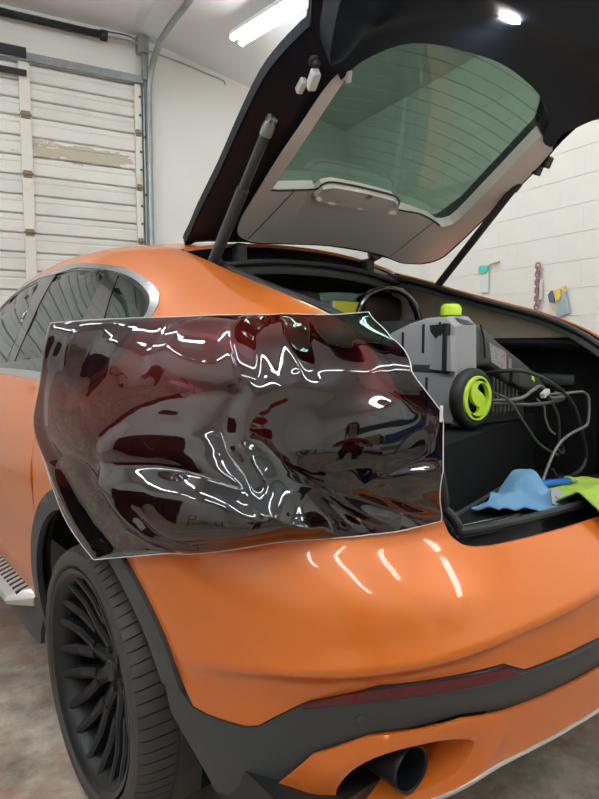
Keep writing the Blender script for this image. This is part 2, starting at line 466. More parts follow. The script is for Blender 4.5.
# ------------------------------------------------------------------ fluorescent lamps
def lamp(x, y, L=2.4, z=None, rot=0, label=''):
    z = zc(x)-.13 if z is None else z
    root = empty('fluorescent_lamp'); root.matrix_world = RM @ Matrix.Translation((x, y, z)) @ Matrix.Rotation(R(12.13) if x > -2.3 else 0, 4, 'Y') @ Matrix.Rotation(rot, 4, 'Z')
    mw = root.matrix_world.copy(); root.location = mw.to_translation(); root.rotation_euler = mw.to_euler()
    tag(root, label, 'lamp', 'fluorescent ceiling lamps')
    b = MB(); b.box((-.070, -L/2, -.05), (.070, L/2, -.002), bev=.006)
    o = b.build('lamp_housing', M['fixture']); o.parent = root
    for e in (-.35, .35):
        b = MB(); b.tube([(0, e*L, -.01), (.13*math.sin(R(12.13)) if x > -2.3 else 0, e*L, .125)], .008, 6); o = b.build('hanger', M['fixture']); o.parent = root
    for dx in (-.048, .048):
        b = MB(); b.tube([(dx, -L/2+.03, -.070), (dx, L/2-.03, -.070)], .019, 10)
        o = b.build('tube', M['tube'], None, True); o.parent = root
        for e in (-1, 1):
            b = MB(); b.box((dx-.024, e*(L/2-.024)-.006, -.09), (dx+.024, e*(L/2-.024)+.006, -.03), bev=.003)
            o = b.build('lamp_holder', M['fixture']); o.parent = root
    return root
lamp(-1.520, -2.17, 2.4, None, R(11.2), 'lit fluorescent lamp on the sloping ceiling above the open hatch')
lamp(-1.60, -5.3, 2.4, None, 0, 'fluorescent lamp behind the camera above the trunk')
lamp(-1.60, -8.2, 2.0, None, 0, 'fluorescent lamp at the far front end over the block wall')
lamp(-4.7, -2.6, 2.4, None, 0, 'fluorescent lamp over the front of the car')
lamp(-4.7, -5.6, 2.4, None, 0, 'fluorescent lamp over the left rear wheel')
lamp(-4.7, -8.2, 2.0, None, 0, 'fluorescent lamp near the shelves behind the camera')
lamp(-6.6, -1.6, 2.0, None, 0, 'unseen fluorescent lamp added over the black cabinets to even the light')  # from here on, extra unseen lamps added to spread the light more evenly
lamp(-3.15, -7.0, 2.4, None, 0, 'unseen fluorescent lamp added over the person with the phone to even the light')
lamp(-6.0, -7.0, 2.4, None, 0, 'unseen fluorescent lamp added beside the workbench to even the light')
lamp(-7.0, -4.2, 2.4, None, 0, 'unseen fluorescent lamp added near the left wall to even the light')
# ------------------------------------------------------------------ tools on the block wall (room frame, wall plane x = 0)
def rtool(name, label, cat, y, z):
    e = empty(name); e.location = (RM @ Vector((-.012, y, z))); e.rotation_euler = (0, 0, RA); return tag(e, label, cat)
def rpart(e, mb, name, m, smooth=False):
    o = mb.build(name, m, None, smooth); o.parent = e; return o
e = rtool('squeegee', 'teal handled scraper with a pale blade on the block wall', 'scraper', -2.26, 1.90)
b = MB(); b.prism([(.055, .045), (.035, .06), (-.045, .05), (-.055, .015), (-.02, -.01), (.045, .0)], lambda u, v, h: (-h, u, v), 0, .022); rpart(e, b, 'head', M['teal'])
b = MB(); b.tube([(-.012, -.03, .035), (-.012, -.10, .062), (-.012, -.175, .065)], [.008, .007, .009], 8); rpart(e, b, 'handle', M['wood'], True)
b = MB(); b.box((-.010, -.055, -.17), (-.002, .035, .01), bev=.003); rpart(e, b, 'blade', M['clear'])
# twisted dark red chain
e = rtool('chain', 'dark red chain hanging straight down on the block wall', 'chain', -2.84, 1.90)
for k in range(11):
    b = MB(); z = -.012-k*.031
    pts = [(math.cos(a)*.016, math.sin(a)*.026) for a in np.linspace(0, 2*math.pi, 13)]
    if k % 2: b.tube([(-.02+u*.55, u*.85, z+v) for u, v in pts], .0075, 6)
    else: b.tube([(-.02-u*.55, u*.85, z+v) for u, v in pts], .0075, 6)
    rpart(e, b, 'link', M['redtool'], True)
b = MB(); b.box((-.02, -.038, -.27), (-.004, -.018, -.12), bev=.003); rpart(e, b, 'tag', M['clear'])
e = rtool('scraper_card', 'blue grey plastic scraper with yellow corners on the block wall', 'scraper', -3.05, 1.60)
q = R(17)
def rot(u, v): return (u*math.cos(q)+v*math.sin(q), -u*math.sin(q)+v*math.cos(q)) if False else (u*math.cos(q)-v*math.sin(q), u*math.sin(q)+v*math.cos(q))
def rp(poly): return [(-rot(u, v)[0], rot(u, v)[1]) for u, v in poly]
mpw = lambda u, v, h: (-h, u, v)
b = MB(); b.prism(rp([(-.055, -.10), (.06, -.10), (.06, .085), (-.055, .085)]), mpw, .004, .014); rpart(e, b, 'blade', M['bluegrey'])
b = MB(); b.prism(rp([(-.03, .03), (.0, .01), (.025, .04), (.03, .10), (-.03, .10)]), mpw, .014, .024); rpart(e, b, 'yellow_grip', M['orangey'])
b = MB(); b.prism(rp([(.05, .06), (.075, .055), (.078, .10), (.05, .10)]), mpw, .014, .022); rpart(e, b, 'corner', M['orangey'])
b = MB(); b.prism(rp([(-.07, -.04), (-.05, -.06), (-.045, .0), (-.06, .01)]), mpw, .014, .022); rpart(e, b, 'corner', M['orangey'])
b = MB(); b.prism(rp([(-.085, .03), (-.05, .01), (-.03, .06), (-.045, .11), (-.085, .09)]), mpw, .012, .024); rpart(e, b, 'clip', M['navy'])

# ================================================================== CAR (origin on the floor under the rear axle, x right, y forward)
car = empty('car'); tag(car, 'orange sports utility car with its rear hatch wide open and black wheels', 'car')
# ---- body surface: outline in plan is a super-ellipse corner, widths and rear profile vary with height
_HT = {}
def hinterp(z, X, Y):
    """smooth curve through (X, Y), tabulated once"""
    k = (tuple(X), tuple(Y)); t_ = _HT.get(k)
    if t_ is None:
        X = np.asarray(X, float); Y = np.asarray(Y, float); m = np.gradient(Y, X); zs = np.linspace(X[0], X[-1], 1601)
        i = np.clip(np.searchsorted(X, zs)-1, 0, len(X)-2); h = X[i+1]-X[i]; t = np.clip((zs-X[i])/h, 0, 1)
        v = (2*t**3-3*t**2+1)*Y[i]+(t**3-2*t**2+t)*h*m[i]+(-2*t**3+3*t**2)*Y[i+1]+(t**3-t**2)*h*m[i+1]
        t_ = _HT[k] = (float(X[0]), 1600/float(X[-1]-X[0]), v.tolist())
    x0, sc, v = t_; f = (z-x0)*sc
    if f <= 0: return v[0]
    if f >= 1600: return v[1600]
    i = int(f); return v[i]+(v[i+1]-v[i])*(f-i)
WZ = [.20, .30, .45, .60, .72, .85, .95, 1.02, 1.08, 1.2]; WV = [.90, .925, .955, .975, .985, .99, .985, .97, .945, .90]
RZ = [.20, .28, .34, .42, .50, .58, .64, .72, .80, .86, .90, 1.0, 1.1, 1.2]; RV = [.86, .93, .985, 1.01, 1.02, 1.035, 1.06, 1.055, 1.025, .97, .93, .93, .92, .86]
_th = np.linspace(0, math.pi/2, 2001); _a = np.cos(_th)**(2/3); _b = np.sin(_th)**(2/3)
_s = np.concatenate([[0], np.cumsum(np.hypot(np.diff(_a*.98), np.diff(_b*1.05)))]); SM = float(_s[-1])
def P0(s, z):
    if s < -SM:
        p = P0(-2*SM-s, z); return np.array([-p[0], p[1], p[2]])
    W = hinterp(z, WZ, WV); Rr = hinterp(z, RZ, RV)
    if s >= 0: return np.array([-W, s, z])
    return np.array([-W*np.interp(-s, _s, _a), -Rr*np.interp(-s, _s, _b), z])
def crease(s, z):
    q = s if s > -SM else -2*SM-s
    c = np.interp(-q, [.45, .563, .721, .862, 1.066, 1.228, 1.455, 1.71], [.60, .626, .658, .676, .709, .74, .764, .772])
    t = min(max((-q-.40)/.5, 0), 1); f = t*t*(3-2*t)
    d = z-c
    return f*(.013*math.exp(-(max(d, 0)/.035)**2) if d > 0 else .013*math.exp(d/.008)-.026*(1-math.exp(d/.014)))
def P(s, z, h=0., cr=True):
    e = .004; t = P0(s+e, z)-P0(s-e, z); l = math.hypot(t[0], t[1]) or 1
    n = np.array([-t[1], t[0], 0])/l
    return P0(s, z)+n*(h+(crease(s, z) if cr else 0))
def mirror(f): return lambda u, v, h: np.array(f(u, v, h))*np.array([-1, 1, 1])
def bump(lst): return lst
def msym(left, n=0):
    """mirror a polygon chain in s about the rear centre"""
    return [(-2*SM-s, z) for s, z in reversed(left)]
# ---- greenhouse: from the belt line (z 1.05) to the roof / hatch opening edge E(y)
EY = [-.855, -.83, -.78, -.70, -.60, -.50, -.40, -.20, 0, .1, .28, .6, 1.0, 1.5, 1.9, 2.3, 2.75]
EX = [.560, .575, .575, .568, .566, .572, .580, .562, .542, .54, .535, .56, .575, .575, .57, .61, .70]
EZ = [.93, 1.05, 1.15, 1.245, 1.320, 1.365, 1.40, 1.4575, 1.5175, 1.55, 1.60, 1.645, 1.663, 1.645, 1.58, 1.38, 1.10]
def E(y): return np.array([-hinterp(y, EY, EX), y, hinterp(y, EY, EZ)])
def G0(s, v):
    B = P0(s, 1.05); y = B[1]; e = E(max(y, -.855)); e[1] = y
    h = e[2]-1.05; k = .62*h
    P1 = B+np.array([.45*k, 0, k]); P2 = e+np.array([-.13, 0, -.02])
    return (1-v)**3*B+3*(1-v)**2*v*P1+3*(1-v)*v*v*P2+v**3*e
def G(s, v, h=0.):
    e = .004; a = G0(s+e, v)-G0(s-e, v); c = G0(s, v+e)-G0(s, v-e); n = np.cross(c, a); l = np.linalg.norm(n) or 1
    return G0(s, v)-n/l*h if n[0] > 0 else G0(s, v)+n/l*h
def roofz(y): return hinterp(y, [.26, .6, 1.0, 1.5, 1.9, 2.3, 2.75], [1.655, 1.695, 1.712, 1.695, 1.64, 1.44, 1.13])
def RF(y, t, h=0.):
    """roof: t -1..1 across"""
    e = E(y); z0, z1 = e[2], roofz(y)
    return np.array([-e[0]*t, y, z0+(z1-z0)*(1-abs(t)**2.2)+h])
def arc(r, a0, a1, n=20, cy=0., cz=.37): return [(cy+r*math.cos(R(a0+(a1-a0)*i/n)), cz+r*math.sin(R(a0+(a1-a0)*i/n))) for i in range(n+1)]

def both(name, poly, f, h0, h1, m, holes=(), sp=.03, parent=None):
    a = slab(name, poly, f, h0, h1, m, parent or car, holes, sp)
    b = slab(name, poly, mirror(f), h0, h1, m, parent or car, holes, sp)
    return a, b
RO, RI = .527, .467                       # wheel arch cladding, outer and inner radius
ao = lambda a0, a1, n=18: arc(RO, a0, a1, n)
# rear bumper (orange), from arch to arch
aB = ao(122, 158, 10)
L_ = [(-.30, .86)]+[(-.305, .805)]+[p for p in arc(.53, 125, 159, 9)][1:]+[(-.521, .513), (-.56, .508), (-.603, .508), (-.66, .510), (-.69, .519), (-.80, .601), (-.928, .651), (-1.06, .664), (-1.184, .673), (-1.237, .650), (-1.33, .655), (-1.427, .659)]
low = L_[1:]
topc = [tuple(p) for p in crv([(-.30, .86), (-.60, .90), (-.95, .945), (-1.08, .965), (-1.135, .955), (-1.158, .928), (-1.171, .896), (-1.215, .878), (-1.386, .877), (-SM, .876)], 5)]
poly = low+msym(low)+[(q[0], q[1]) for q in msym(topc)][::1][::-1] if False else None
chain = list(reversed(topc))[:-1]                # sill centre -> corner top (ends before (-.30,.86))
left = [(-.30, .86)]+low                          # corner top down the arch and along the trim to the centre
poly = chain+left                                  # from sill centre round to trim near the centre (left half)
right = msym(left)+msym(chain)[:-1]               # mirrored, starts near the centre bottom, ends near sill centre
def crz(s):
    q = s if s > -SM else -2*SM-s
    return float(np.interp(-q, [.45, .563, .721, .862, 1.066, 1.228, 1.455, 1.71], [.60, .626, .658, .676, .709, .74, .764, .772]))
bumper = slab('bumper_cover', [(s, z-crz(s)) for s, z in densify(poly+right, .03)], lambda s, z, h: P(s, z+crz(s), h), 0, -.006, M['orange'], car, (), .0125)
# grey lower trim with its arch ends
lt = [(-.475, .553), (-.521, .511), (-.56, .506), (-.603, .506), (-.66, .508), (-.69, .517), (-.80, .599), (-.928, .649), (-1.06, .662), (-1.184, .671), (-1.237, .648), (-1.33, .653), (-1.427, .657)]
lb = [(-1.486, .571), (-1.30, .566), (-1.215, .563), (-1.115, .569), (-.93, .54), (-.823, .488), (-.731, .386), (-.67, .31), (-.57, .30), (-.511, .387), (-.445, .47), (-.436, .535)]
trimpoly = lt+msym(lt)+msym(lb)
trimpoly = lt+msym(lt)[0:]+[(-2*SM-s, z) for s, z in reversed(lb)]+lb
lower_trim = slab('bumper_lower_trim', trimpoly, lambda s, z, h: P(s, z, h), .004, -.006, M['clad'], car, (), .024)
# lip along the trim's upper ledge, under the reflector
rb_ = [(-.79, .583), (-.842, .598), (-.92, .617), (-1.001, .630), (-1.08, .638), (-1.158, .643), (-1.222, .646)]
rt_ = [(-1.19, .667), (-1.06, .660), (-.928, .646), (-.86, .625), (-.80, .597)]
for f in (P, mirror(P)):
    o = slab('reflector', rb_+rt_, lambda s, z, h, f=f: f(s, z, h), .007, .002, M['red'], lower_trim, (), .02)
lip = [(-.70, .50)]+[(s, z-.004) for s, z in rb_]+[(-1.24, .643), (-1.33, .648), (-1.50, .653), (-SM, .654)]
b = MB()
lipc = [P(s, z, .003) for s, z in [tuple(p) for p in crv(lip[1:], 4)]]
b.tube(lipc+[p*np.array([-1, 1, 1]) for p in reversed(lipc[:-1])], .004, 6); b.build('trim_lip', M['clad'], lower_trim, True)
for f in (P, mirror(P)):
    b = MB(); c = f(-.907, .570, .0045); c2 = f(-.907, .570, .012); d_ = Vector(c2-c).normalized()
    T = Matrix.Translation(c) @ d_.to_track_quat('Z', 'Y').to_matrix().to_4x4()
    b.lathe([(.0, .003), (.009, .003), (.010, .001), (.0125, .001), (.0135, -.002)], 20, T); b.build('parking_sensor', M['clad'], lower_trim, True)
# lower orange valance with the exhaust openings
vt = [(-.731, .384), (-.823, .486), (-.93, .538), (-1.115, .567), (-1.215, .561), (-1.30, .564), (-1.486, .569)]
vb = [(-1.60, .455), (-1.525, .456), (-1.40, .456), (-1.253, .447), (-1.15, .423), (-1.05, .389), (-.92, .335), (-.80, .31), (-.70, .31)]
exh = [tuple(p) for p in crv([(-.868, .405), (-.90, .462), (-.965, .505), (-1.062, .524), (-1.130, .518), (-1.150, .503), (-1.135, .468), (-1.10, .436), (-1.04, .412), (-.95, .375), (-.89, .37)], 4, True)]
vp = vt+msym(vt)+[(-2*SM-s, z) for s, z in reversed(vb)]+vb
def PV(s, z, h):
    q = s if s > -SM else -2*SM-s
    # raised rim round the exhaust opening
    d = math.hypot((q+1.01)/.17, (z-.448-.28*(-(q+1.01)))/.075)
    return P(s, z, h+.008*math.exp(-((d-1.1)/.22)**2), False)-np.array([0, -.014, 0])
valance = slab('lower_valance', vp, PV, .0, -.006, M['orange'], car, [exh, [(-2*SM-s, z) for s, z in exh]], .02)
for sgn in (0, 1):
    ex2 = exh if not sgn else [(-2*SM-s, z) for s, z in exh]
    n = len(ex2); cx = np.mean([p[0] for p in ex2]); cz = np.mean([p[1] for p in ex2])
    ring = [[PV(s, z, -.001) for s, z in ex2]]
    for k, (sc, dep) in enumerate([(.985, .03), (.96, .07), (.93, .12), (.90, .20)]):
        ring.append([PV(cx+(s-cx)*sc, cz+(z-cz)*sc, -.001)+np.array([0, dep, 0]) for s, z in ex2])
    V = [p for r_ in ring for p in r_]; F = [(k*n+i, k*n+(i+1) % n, (k+1)*n+(i+1) % n, (k+1)*n+i) for k in range(len(ring)-1) for i in range(n)]
    o = obj('exhaust_surround', V, F, M['orange'], valance, True)
    o2 = obj('exhaust_back', [p for p in ring[-1]], [tuple(range(n))], M['black'], valance)
    x = -.648 if not sgn else .648
    b = MB(); T = Matrix.Translation((x, -.60, .457)) @ Matrix.Rotation(R(90), 4, 'X')
    b.lathe([(.040, 0), (.043, .12), (.046, .262), (.0475, .27), (.046, .275), (.042, .272), (.040, .24), (.038, .1)], 32, T)
    b.build('exhaust_tip', M['rim'], valance, True)
# bright strip along the lower edge
b = MB(); st_ = [tuple(p) for p in crv([(-1.05, .386), (-1.15, .420), (-1.253, .444), (-1.40, .453), (-1.525, .453), (-SM, .452)], 6)]
pp = [PV(s, z, .002) for s, z in st_]
b.tube(pp+[p*np.array([-1, 1, 1]) for p in reversed(pp[:-1])], .0042, 8); b.build('valance_strip', M['alu'], valance, True)
# quarter panels below the belt and up to the tail light (mostly behind the film)
qp = [(-.298, .862), (-.60, .905), (-.95, .95), (-1.0, 1.05), (.40, 1.05), (.40, .73)]+[p for p in arc(.53, 43, 122, 16)]
both('quarter_panel', qp, P, 0, -.006, M['orange'], (), .03)
tl = [(-.62, .915), (-.95, .955), (-1.10, .975), (-1.14, .98), (-1.13, 1.05), (-1.0, 1.08), (-.75, 1.07), (-.62, 1.0)]
both('tail_light', tl, lambda s, z, h: P(s, z, h), .002, -.004, M['lens'], (), .03)
# rear and front doors, front wing
WB = 2.933
rd = [(.405, .75)]+[p for p in arc(.53, 44, -2, 8)][::1]+[(.545, .40), (1.23, .40), (1.21, 1.05), (.405, 1.05)]
both('rear_door', rd, lambda s, z, h: P(s, z, h-.010*math.exp(-((z-.60)/.09)**2)+.006*math.exp(-((z-.86)/.05)**2), False), 0, -.006, M['orange'], (), .035)
fdr = [(1.237, .40), (2.30, .40), (2.30, .75), (2.24, 1.05), (1.217, 1.05)]
both('front_door', fdr, lambda s, z, h: P(s, z, h-.010*math.exp(-((z-.60)/.09)**2)+.006*math.exp(-((z-.86)/.05)**2), False), 0, -.006, M['orange'], (), .05)
fw = [(2.307, .40), (2.40, .40)]+[p for p in arc(.53, 180, 0, 20, WB)]+[(3.46, .60), (3.55, .85), (3.2, 1.0), (2.247, 1.05), (2.307, .75)]
def PF(s, z, h):
    p = P(s, z, h, False); t = max(0, s-2.6); p[0] += .16*t*t; return p
both('front_wing', fw, PF, 0, -.006, M['orange'], (), .06)
# bonnet, front bumper (simple rounded volumes, out of sight from here)
bs = []
for y, hw, z in [(2.60, .80, 1.09), (2.9, .80, 1.06), (3.2, .78, 1.02), (3.5, .72, .94), (3.72, .62, .80)]:
    bs.append([(hw*t, y-.10*abs(t)**3, z+.03*(1-t*t)) for t in np.linspace(-1, 1, 15)])
V = [p for r_ in bs for p in r_]; F = [(k*15+i, k*15+i+1, (k+1)*15+i+1, (k+1)*15+i) for k in range(4) for i in range(14)]
obj('bonnet', V, F, M['orange'], car, True)
bs = []
for z, y, hw in [(.25, 3.66, .78), (.4, 3.78, .86), (.6, 3.80, .88), (.8, 3.74, .80), (.86, 3.70, .76)]:
    bs.append([(hw*t, y-.42*abs(t)**3.2, z) for t in np.linspace(-1, 1, 21)])
V = [p for r_ in bs for p in r_]; F = [(k*21+i, k*21+i+1, (k+1)*21+i+1, (k+1)*21+i) for k in range(4) for i in range(20)]
obj('front_bumper', V, F, M['orange'], car, True)
# wheel arch cladding
cl = arc(RO, -14, 160.5, 40)+arc(RI, 158.5, -14, 40)
both('arch_cladding', cl, lambda s, z, h: P(s, z, h, False), .010, -.008, M['clad'], (), .03)
both('front_arch_cladding', [(s+WB, z) for s, z in arc(RO, 0, 180, 30)+arc(RI, 180, 0, 30)], lambda s, z, h: PF(s, z, h), .010, -.008, M['clad'], (), .05)
# sill cladding and running boards
both('sill_cladding', [(.505, .265), (.51, .40), (2.40, .40), (2.43, .24), (.62, .24)], lambda s, z, h: P(s, z, h+.035*min(1, max(0, (.36-z)/.08)), False), .004, -.01, M['clad'], (), .05)
for sg in (-1, 1):
    b = MB(); T = Matrix.Scale(sg, 4, (1, 0, 0)) if sg < 0 else Matrix()
    # board: x from .93 to 1.025
    prof = [(.92, .425), (.985, .412), (1.022, .398), (1.030, .385), (1.022, .370), (.92, .35)]
    n = len(prof); ys = [.585, .66, 1.0, 1.5, 2.0, 2.36]
    V = []
    for i, y in enumerate(ys):
        sh_ = [(x-(.075 if i == 0 else 0)*(x-.92)/.11, z) for x, z in prof]
        V += [(sg*x, y, z) for x, z in sh_]
    F = [(k*n+i, k*n+(i+1) % n, (k+1)*n+(i+1) % n, (k+1)*n+i) for k in range(len(ys)-1) for i in range(n)]+[tuple(range(n)), tuple((len(ys)-1)*n+i for i in range(n))]
    rbd = obj('running_board', V, F, M['alu'], car)
    for k in range(40):
        y = .65+.042*k
        b = MB(); b.prism([(.935, y+.012), (.995, y-.008), (.995, y+.008), (.935, y+.028)], lambda u, v, h, sg=sg: (sg*u, v, .4222-(u-.92)*.2+h), .004, -.004)
        b.build('rubber_strip', M['rubber'], rbd)
# ------------------------------------------------------------------ greenhouse panels
DG = [(1.05, .665), (.80, .66), (.655, .644), (.53, .632), (.455, .618), (.41, .50), (.36, .35), (.30, .17), (1.0, .135), (1.05, .15)]
dgl = [(1.03, .650), (.80, .645), (.65, .625), (.497, .601), (.462, .46), (.43, .317), (.40, .20), (1.0, .155)]
qgl = [(.385, .598), (.30, .580), (.225, .560), (.13, .540), (.075, .508), (.045, .47), (.04, .42), (.06, .30), (.10, .20), (.30, .19), (.27, .363), (.33, .47)]
ch_o = [(1.117, .690), (.969, .722), (.80, .712), (.678, .691), (.56, .68), (.443, .663), (.35, .648), (.278, .632), (.20, .622), (.134, .607), (.075, .590), (.031, .565), (.0, .53), (-.022, .48), (-.03, .42), (-.01, .30), (.04, .18), (.15, .10), (1.16, .105), (2.30, .09), (2.20, .20), (1.95, .50), (1.75, .63), (1.5, .68), (1.3, .70)]
wins = [(1.06, .648), (.80, .668), (.655, .648), (.53, .637), (.419, .619), (.33, .603), (.225, .585), (.15, .567), (.09, .546), (.045, .512), (.018, .46), (.012, .41), (.03, .30), (.07, .19), (.16, .135), (1.16, .125), (2.2, .115), (2.1, .22), (1.88, .50), (1.70, .60), (1.5, .645), (1.25, .66)]
body_o = [(-.855, 0), (-.83, .3)]
gp = [(2.35, 1.0), (2.35, 0.0), (-.80, 0.0), (-.955, .35), (-.965, 1.0)]
gp = [(2.55, 1.0), (2.55, 0.0), (-.82, 0.0), (-.93, .45), (-.93, 1.0)]
both('roof_pillar_panel', gp, G, 0, -.006, M['orange'], [ch_o], .028)
both('window_chrome', ch_o, G, .003, -.008, M['chrome'], [wins], .03)
pil = [p for p in wins]
frontgl = [(2.08, .13), (1.98, .25), (1.83, .47), (1.68, .575), (1.5, .61), (1.25, .628), (1.19, .55), (1.12, .30), (1.10, .145)]
both('window_frame', wins, G, .000, -.012, M['gloss'], [dgl, qgl, frontgl], .03)
both('rear_door_glass', dgl, G, -.002, -.006, M['glass'], (), .05)
both('quarter_glass', qgl, G, -.002, -.006, M['glass'], (), .05)
both('front_door_glass', frontgl, G, -.002, -.006, M['glass'], (), .08)
for sg in (0, 1):
    b = MB(); h_ = [G(1.02, -.10+.0*0, .0)]
# door handles
for f, sg in ((-1, 0), (1, 1)):
    for s0 in (.10, 1.30):
        b = MB(); b.tube([(f*(P0(s0+t, 1.10)[0]*-1+.022*math.sin(math.pi*i/8)), s0+t, 1.10) for i, t in enumerate(np.linspace(0, .22, 9))], [.010, .014, .015, .015, .015, .015, .015, .014, .010], 8)
        b.build('door_handle', M['orange'], car, True)
# roof
ys = np.linspace(.275, 2.0, 26); ts = np.linspace(-1, 1, 31)
V = [RF(y, t) for y in ys for t in ts]; nn_ = len(ts)
V += [RF(y, t, -.012) for y in ys for t in ts]; n2 = len(ys)*nn_
F = [(i*nn_+k, (i+1)*nn_+k, (i+1)*nn_+k+1, i*nn_+k+1) for i in range(len(ys)-1) for k in range(nn_-1)]
F += [tuple(n2+q for q in f[::-1]) for f in F]
F += [(k, k+1, n2+k+1, n2+k) for k in range(nn_-1)]
obj('roof', V, F, M['orange'], car, True, 40)
# windscreen
ys = np.linspace(2.0, 2.72, 10); ts2 = np.linspace(-.98, .98, 15)
V = [RF(y, t) for y in ys for t in ts2]; F = [(i*15+k, (i+1)*15+k, (i+1)*15+k+1, i*15+k+1) for i in range(9) for k in range(14)]
obj('windscreen', V, F, M['glass'], car, True)
# ------------------------------------------------------------------ body inside: liners so that no gap shows through
inn = [(2.3, .34), (.55, .34)]+arc(.50, -4, 162, 20)+[(-.53, .45), (-.62, .40), (-.74, .42), (-.88, .60), (-1.5, .60)]
innr = msym(inn)
top_in = [(-1.5, .84), (-1.18, .84), (-1.10, .93), (-.95, 1.03), (2.3, 1.03)]
pin = inn+innr+[(-2*SM-s, z) for s, z in top_in[::-1]][0:]+[]
# outline: left lower chain -> right lower chain -> right upper chain -> left upper chain
pin = inn+innr+[(-2*SM-s, z) for s, z in reversed(top_in)]+top_in
slab('inner_body', pin, lambda s, z, h: P(s, z, h, False), -.035, -.045, M['black'], car, (), .05)
b = MB(); b.box((-.86, -.80, .28), (.86, -.45, .40)); b.box((-.70, -.45, .22), (.70, 3.5, .40)); b.box((-.45, -.90, .46), (.45, -.45, .60)); b.build('underbody', M['black'], car)
for sg in (-1, 1):
    for cy in (0., WB):
        V = []; F = []; n = 24
        for i in range(n+1):
            a = R(-10+200*i/n)
            for x in (.885, .60): V.append((sg*x, cy+.475*math.cos(a), .37+.475*math.sin(a)))
        F = [(2*i, 2*i+1, 2*i+3, 2*i+2) for i in range(n)]
        F.append(tuple(2*i+1 for i in range(n+1)))
        obj('wheel_arch_liner', V, F, M['carpet'], car)
# ------------------------------------------------------------------ wheels
def wheel(first=None):
    pass
def lug(T): return MB().lathe([(0, .0), (0, .012), (.010, .012), (.0115, .0)], 6, T)
MX = Matrix.Rotation(R(-90), 4, 'Y')          # turns lathe axis z to -x (outwards on the left)
b = MB()
prof = [(.273, -.20), (.262, -.15), (.258, -.05), (.262, -.02), (.274, .002), (.286, .006), (.293, .0135), (.299, .0135), (.3005, .004), (.292, -.006), (.288, -.02), (.288, -.20)]
b.lathe(prof, 72, MX, True)
wh = b.build('wheel', M['barrel'], None, True, 50)
b = MB(); b.lathe([(.284, .0065), (.2862, .0085), (.2935, .0145), (.2992, .0142), (.3008, .0045)], 72, MX); o = b.build('rim_lip', M['rim'], None, True, 50); o.parent = wh
# hub and its face
b = MB(); b.lathe([(0, -.066), (.030, -.066), (.036, -.070), (.060, -.072), (.075, -.078), (.085, -.10), (.085, -.15), (0, -.15)], 40, MX); o = b.build('hub', M['rim'], None, True); o.parent = wh
b = MB(); b.lathe([(0, -.054), (.026, -.054), (.031, -.058), (.033, -.066)], 32, MX); o = b.build('hub_cap', M['steel'], None, True); o.parent = wh
for k in range(5):
    a = R(72*k+20); T = MX @ Matrix.Translation((.055*math.cos(a), .055*math.sin(a), -.074)); o = lug(T).build('lug_bolt', M['steel']); o.parent = wh
# one Y spoke, then copies
def bar(path, wd, dp):
    """beam with a ridge on its outer side; path in (r, tangential, depth)"""
    V = []; n = len(path); F = []
    for i, (r, t, x) in enumerate(path):
        q0 = path[max(0, i-1)]; q1 = path[min(n-1, i+1)]
        d = Vector((q1[0]-q0[0], q1[1]-q0[1], 0)).normalized(); nn2 = Vector((-d.y, d.x, 0)); w_ = wd[i]
        for k, dz in ((-1, -dp), (-1, -.006), (-.35, 0), (.35, 0), (1, -.006), (1, -dp)): V.append(MX @ Vector((r+nn2.x*w_*k, t+nn2.y*w_*k, x+dz)))
    for i in range(n-1):
        for k in range(6): F.append((i*6+k, i*6+(k+1) % 6, (i+1)*6+(k+1) % 6, (i+1)*6+k))
    F += [tuple(range(5, -1, -1)), tuple((n-1)*6+k for k in range(6))]
    return V, F
b = MB()
b.add(*bar([(.055, 0, -.074), (.10, 0, -.066), (.145, 0, -.054)], [.024, .021, .023], .05))
for sg in (-1, 1):
    b.add(*bar([(.130, sg*.010, -.055), (.20, sg*.030, -.036), (.265, sg*.046, -.004), (.290, sg*.051, .006)], [.0165, .0160, .0125, .0095], .042))
sp0 = b.build('spoke', M['rim']); sp0.parent = wh
for k in range(1, 10):
    o = sp0.copy(); COL.objects.link(o); o.parent = wh; o.rotation_euler = (2*math.pi*k/10, 0, 0)
b = MB(); b.lathe([(.10, -.125), (.20, -.125), (.20, -.15), (.10, -.15)], 48, MX, True); o = b.build('brake_disc', M['galv'], None, True, 40); o.parent = wh
b = MB(); V = []; F = []
for a0 in range(13):
    a = R(60+a0*5)
    for r, x in ((.13, -.10), (.215, -.10), (.215, -.16), (.13, -.16)): V.append(MX @ Vector((r*math.cos(a), r*math.sin(a), x)))
F = [(i*4+k, i*4+(k+1) % 4, i*4+4+(k+1) % 4, i*4+4+k) for i in range(12) for k in range(4)]+[(0, 1, 2, 3), (48, 49, 50, 51)]
o = obj('brake_caliper', V, F, M['steel']); o.parent = wh
# tyre with lateral grooves and ribs
FR = [0, .03, .10, .13, .40, .70]; segs = 76*6; tp = [(.3025, -.006), (.304, .010), (.310, .0175), (.320, .0205), (.333, .0195), (.345, .013), (.3535, -.001), (.359, -.014), (.3625, -.030), (.3665, -.060), (.3670, -.074), (.360, -.077), (.360, -.085), (.3675, -.088), (.3688, -.14), (.3615, -.143), (.3615, -.152), (.3688, -.155)]
full = tp+[(r, -.295-x) for r, x in reversed(tp)]
V = []; F = []; n = len(full)
for k in range(segs):
    a = 2*math.pi*(k//6+FR[k % 6])/76; groove = (k % 6 in (1, 2))
    for i, (r, x) in enumerate(full):
        j = min(i, n-1-i); rr = r
        sk = a
        if groove and 6 <= j <= 10: rr = r-(.005 if j == 6 else .0075)
        lag = 0
        if j >= 6: lag = .03*min(1, (j-6)/5)
        V.append(MX @ Vector((rr*math.cos(a+lag), rr*math.sin(a+lag), x)))
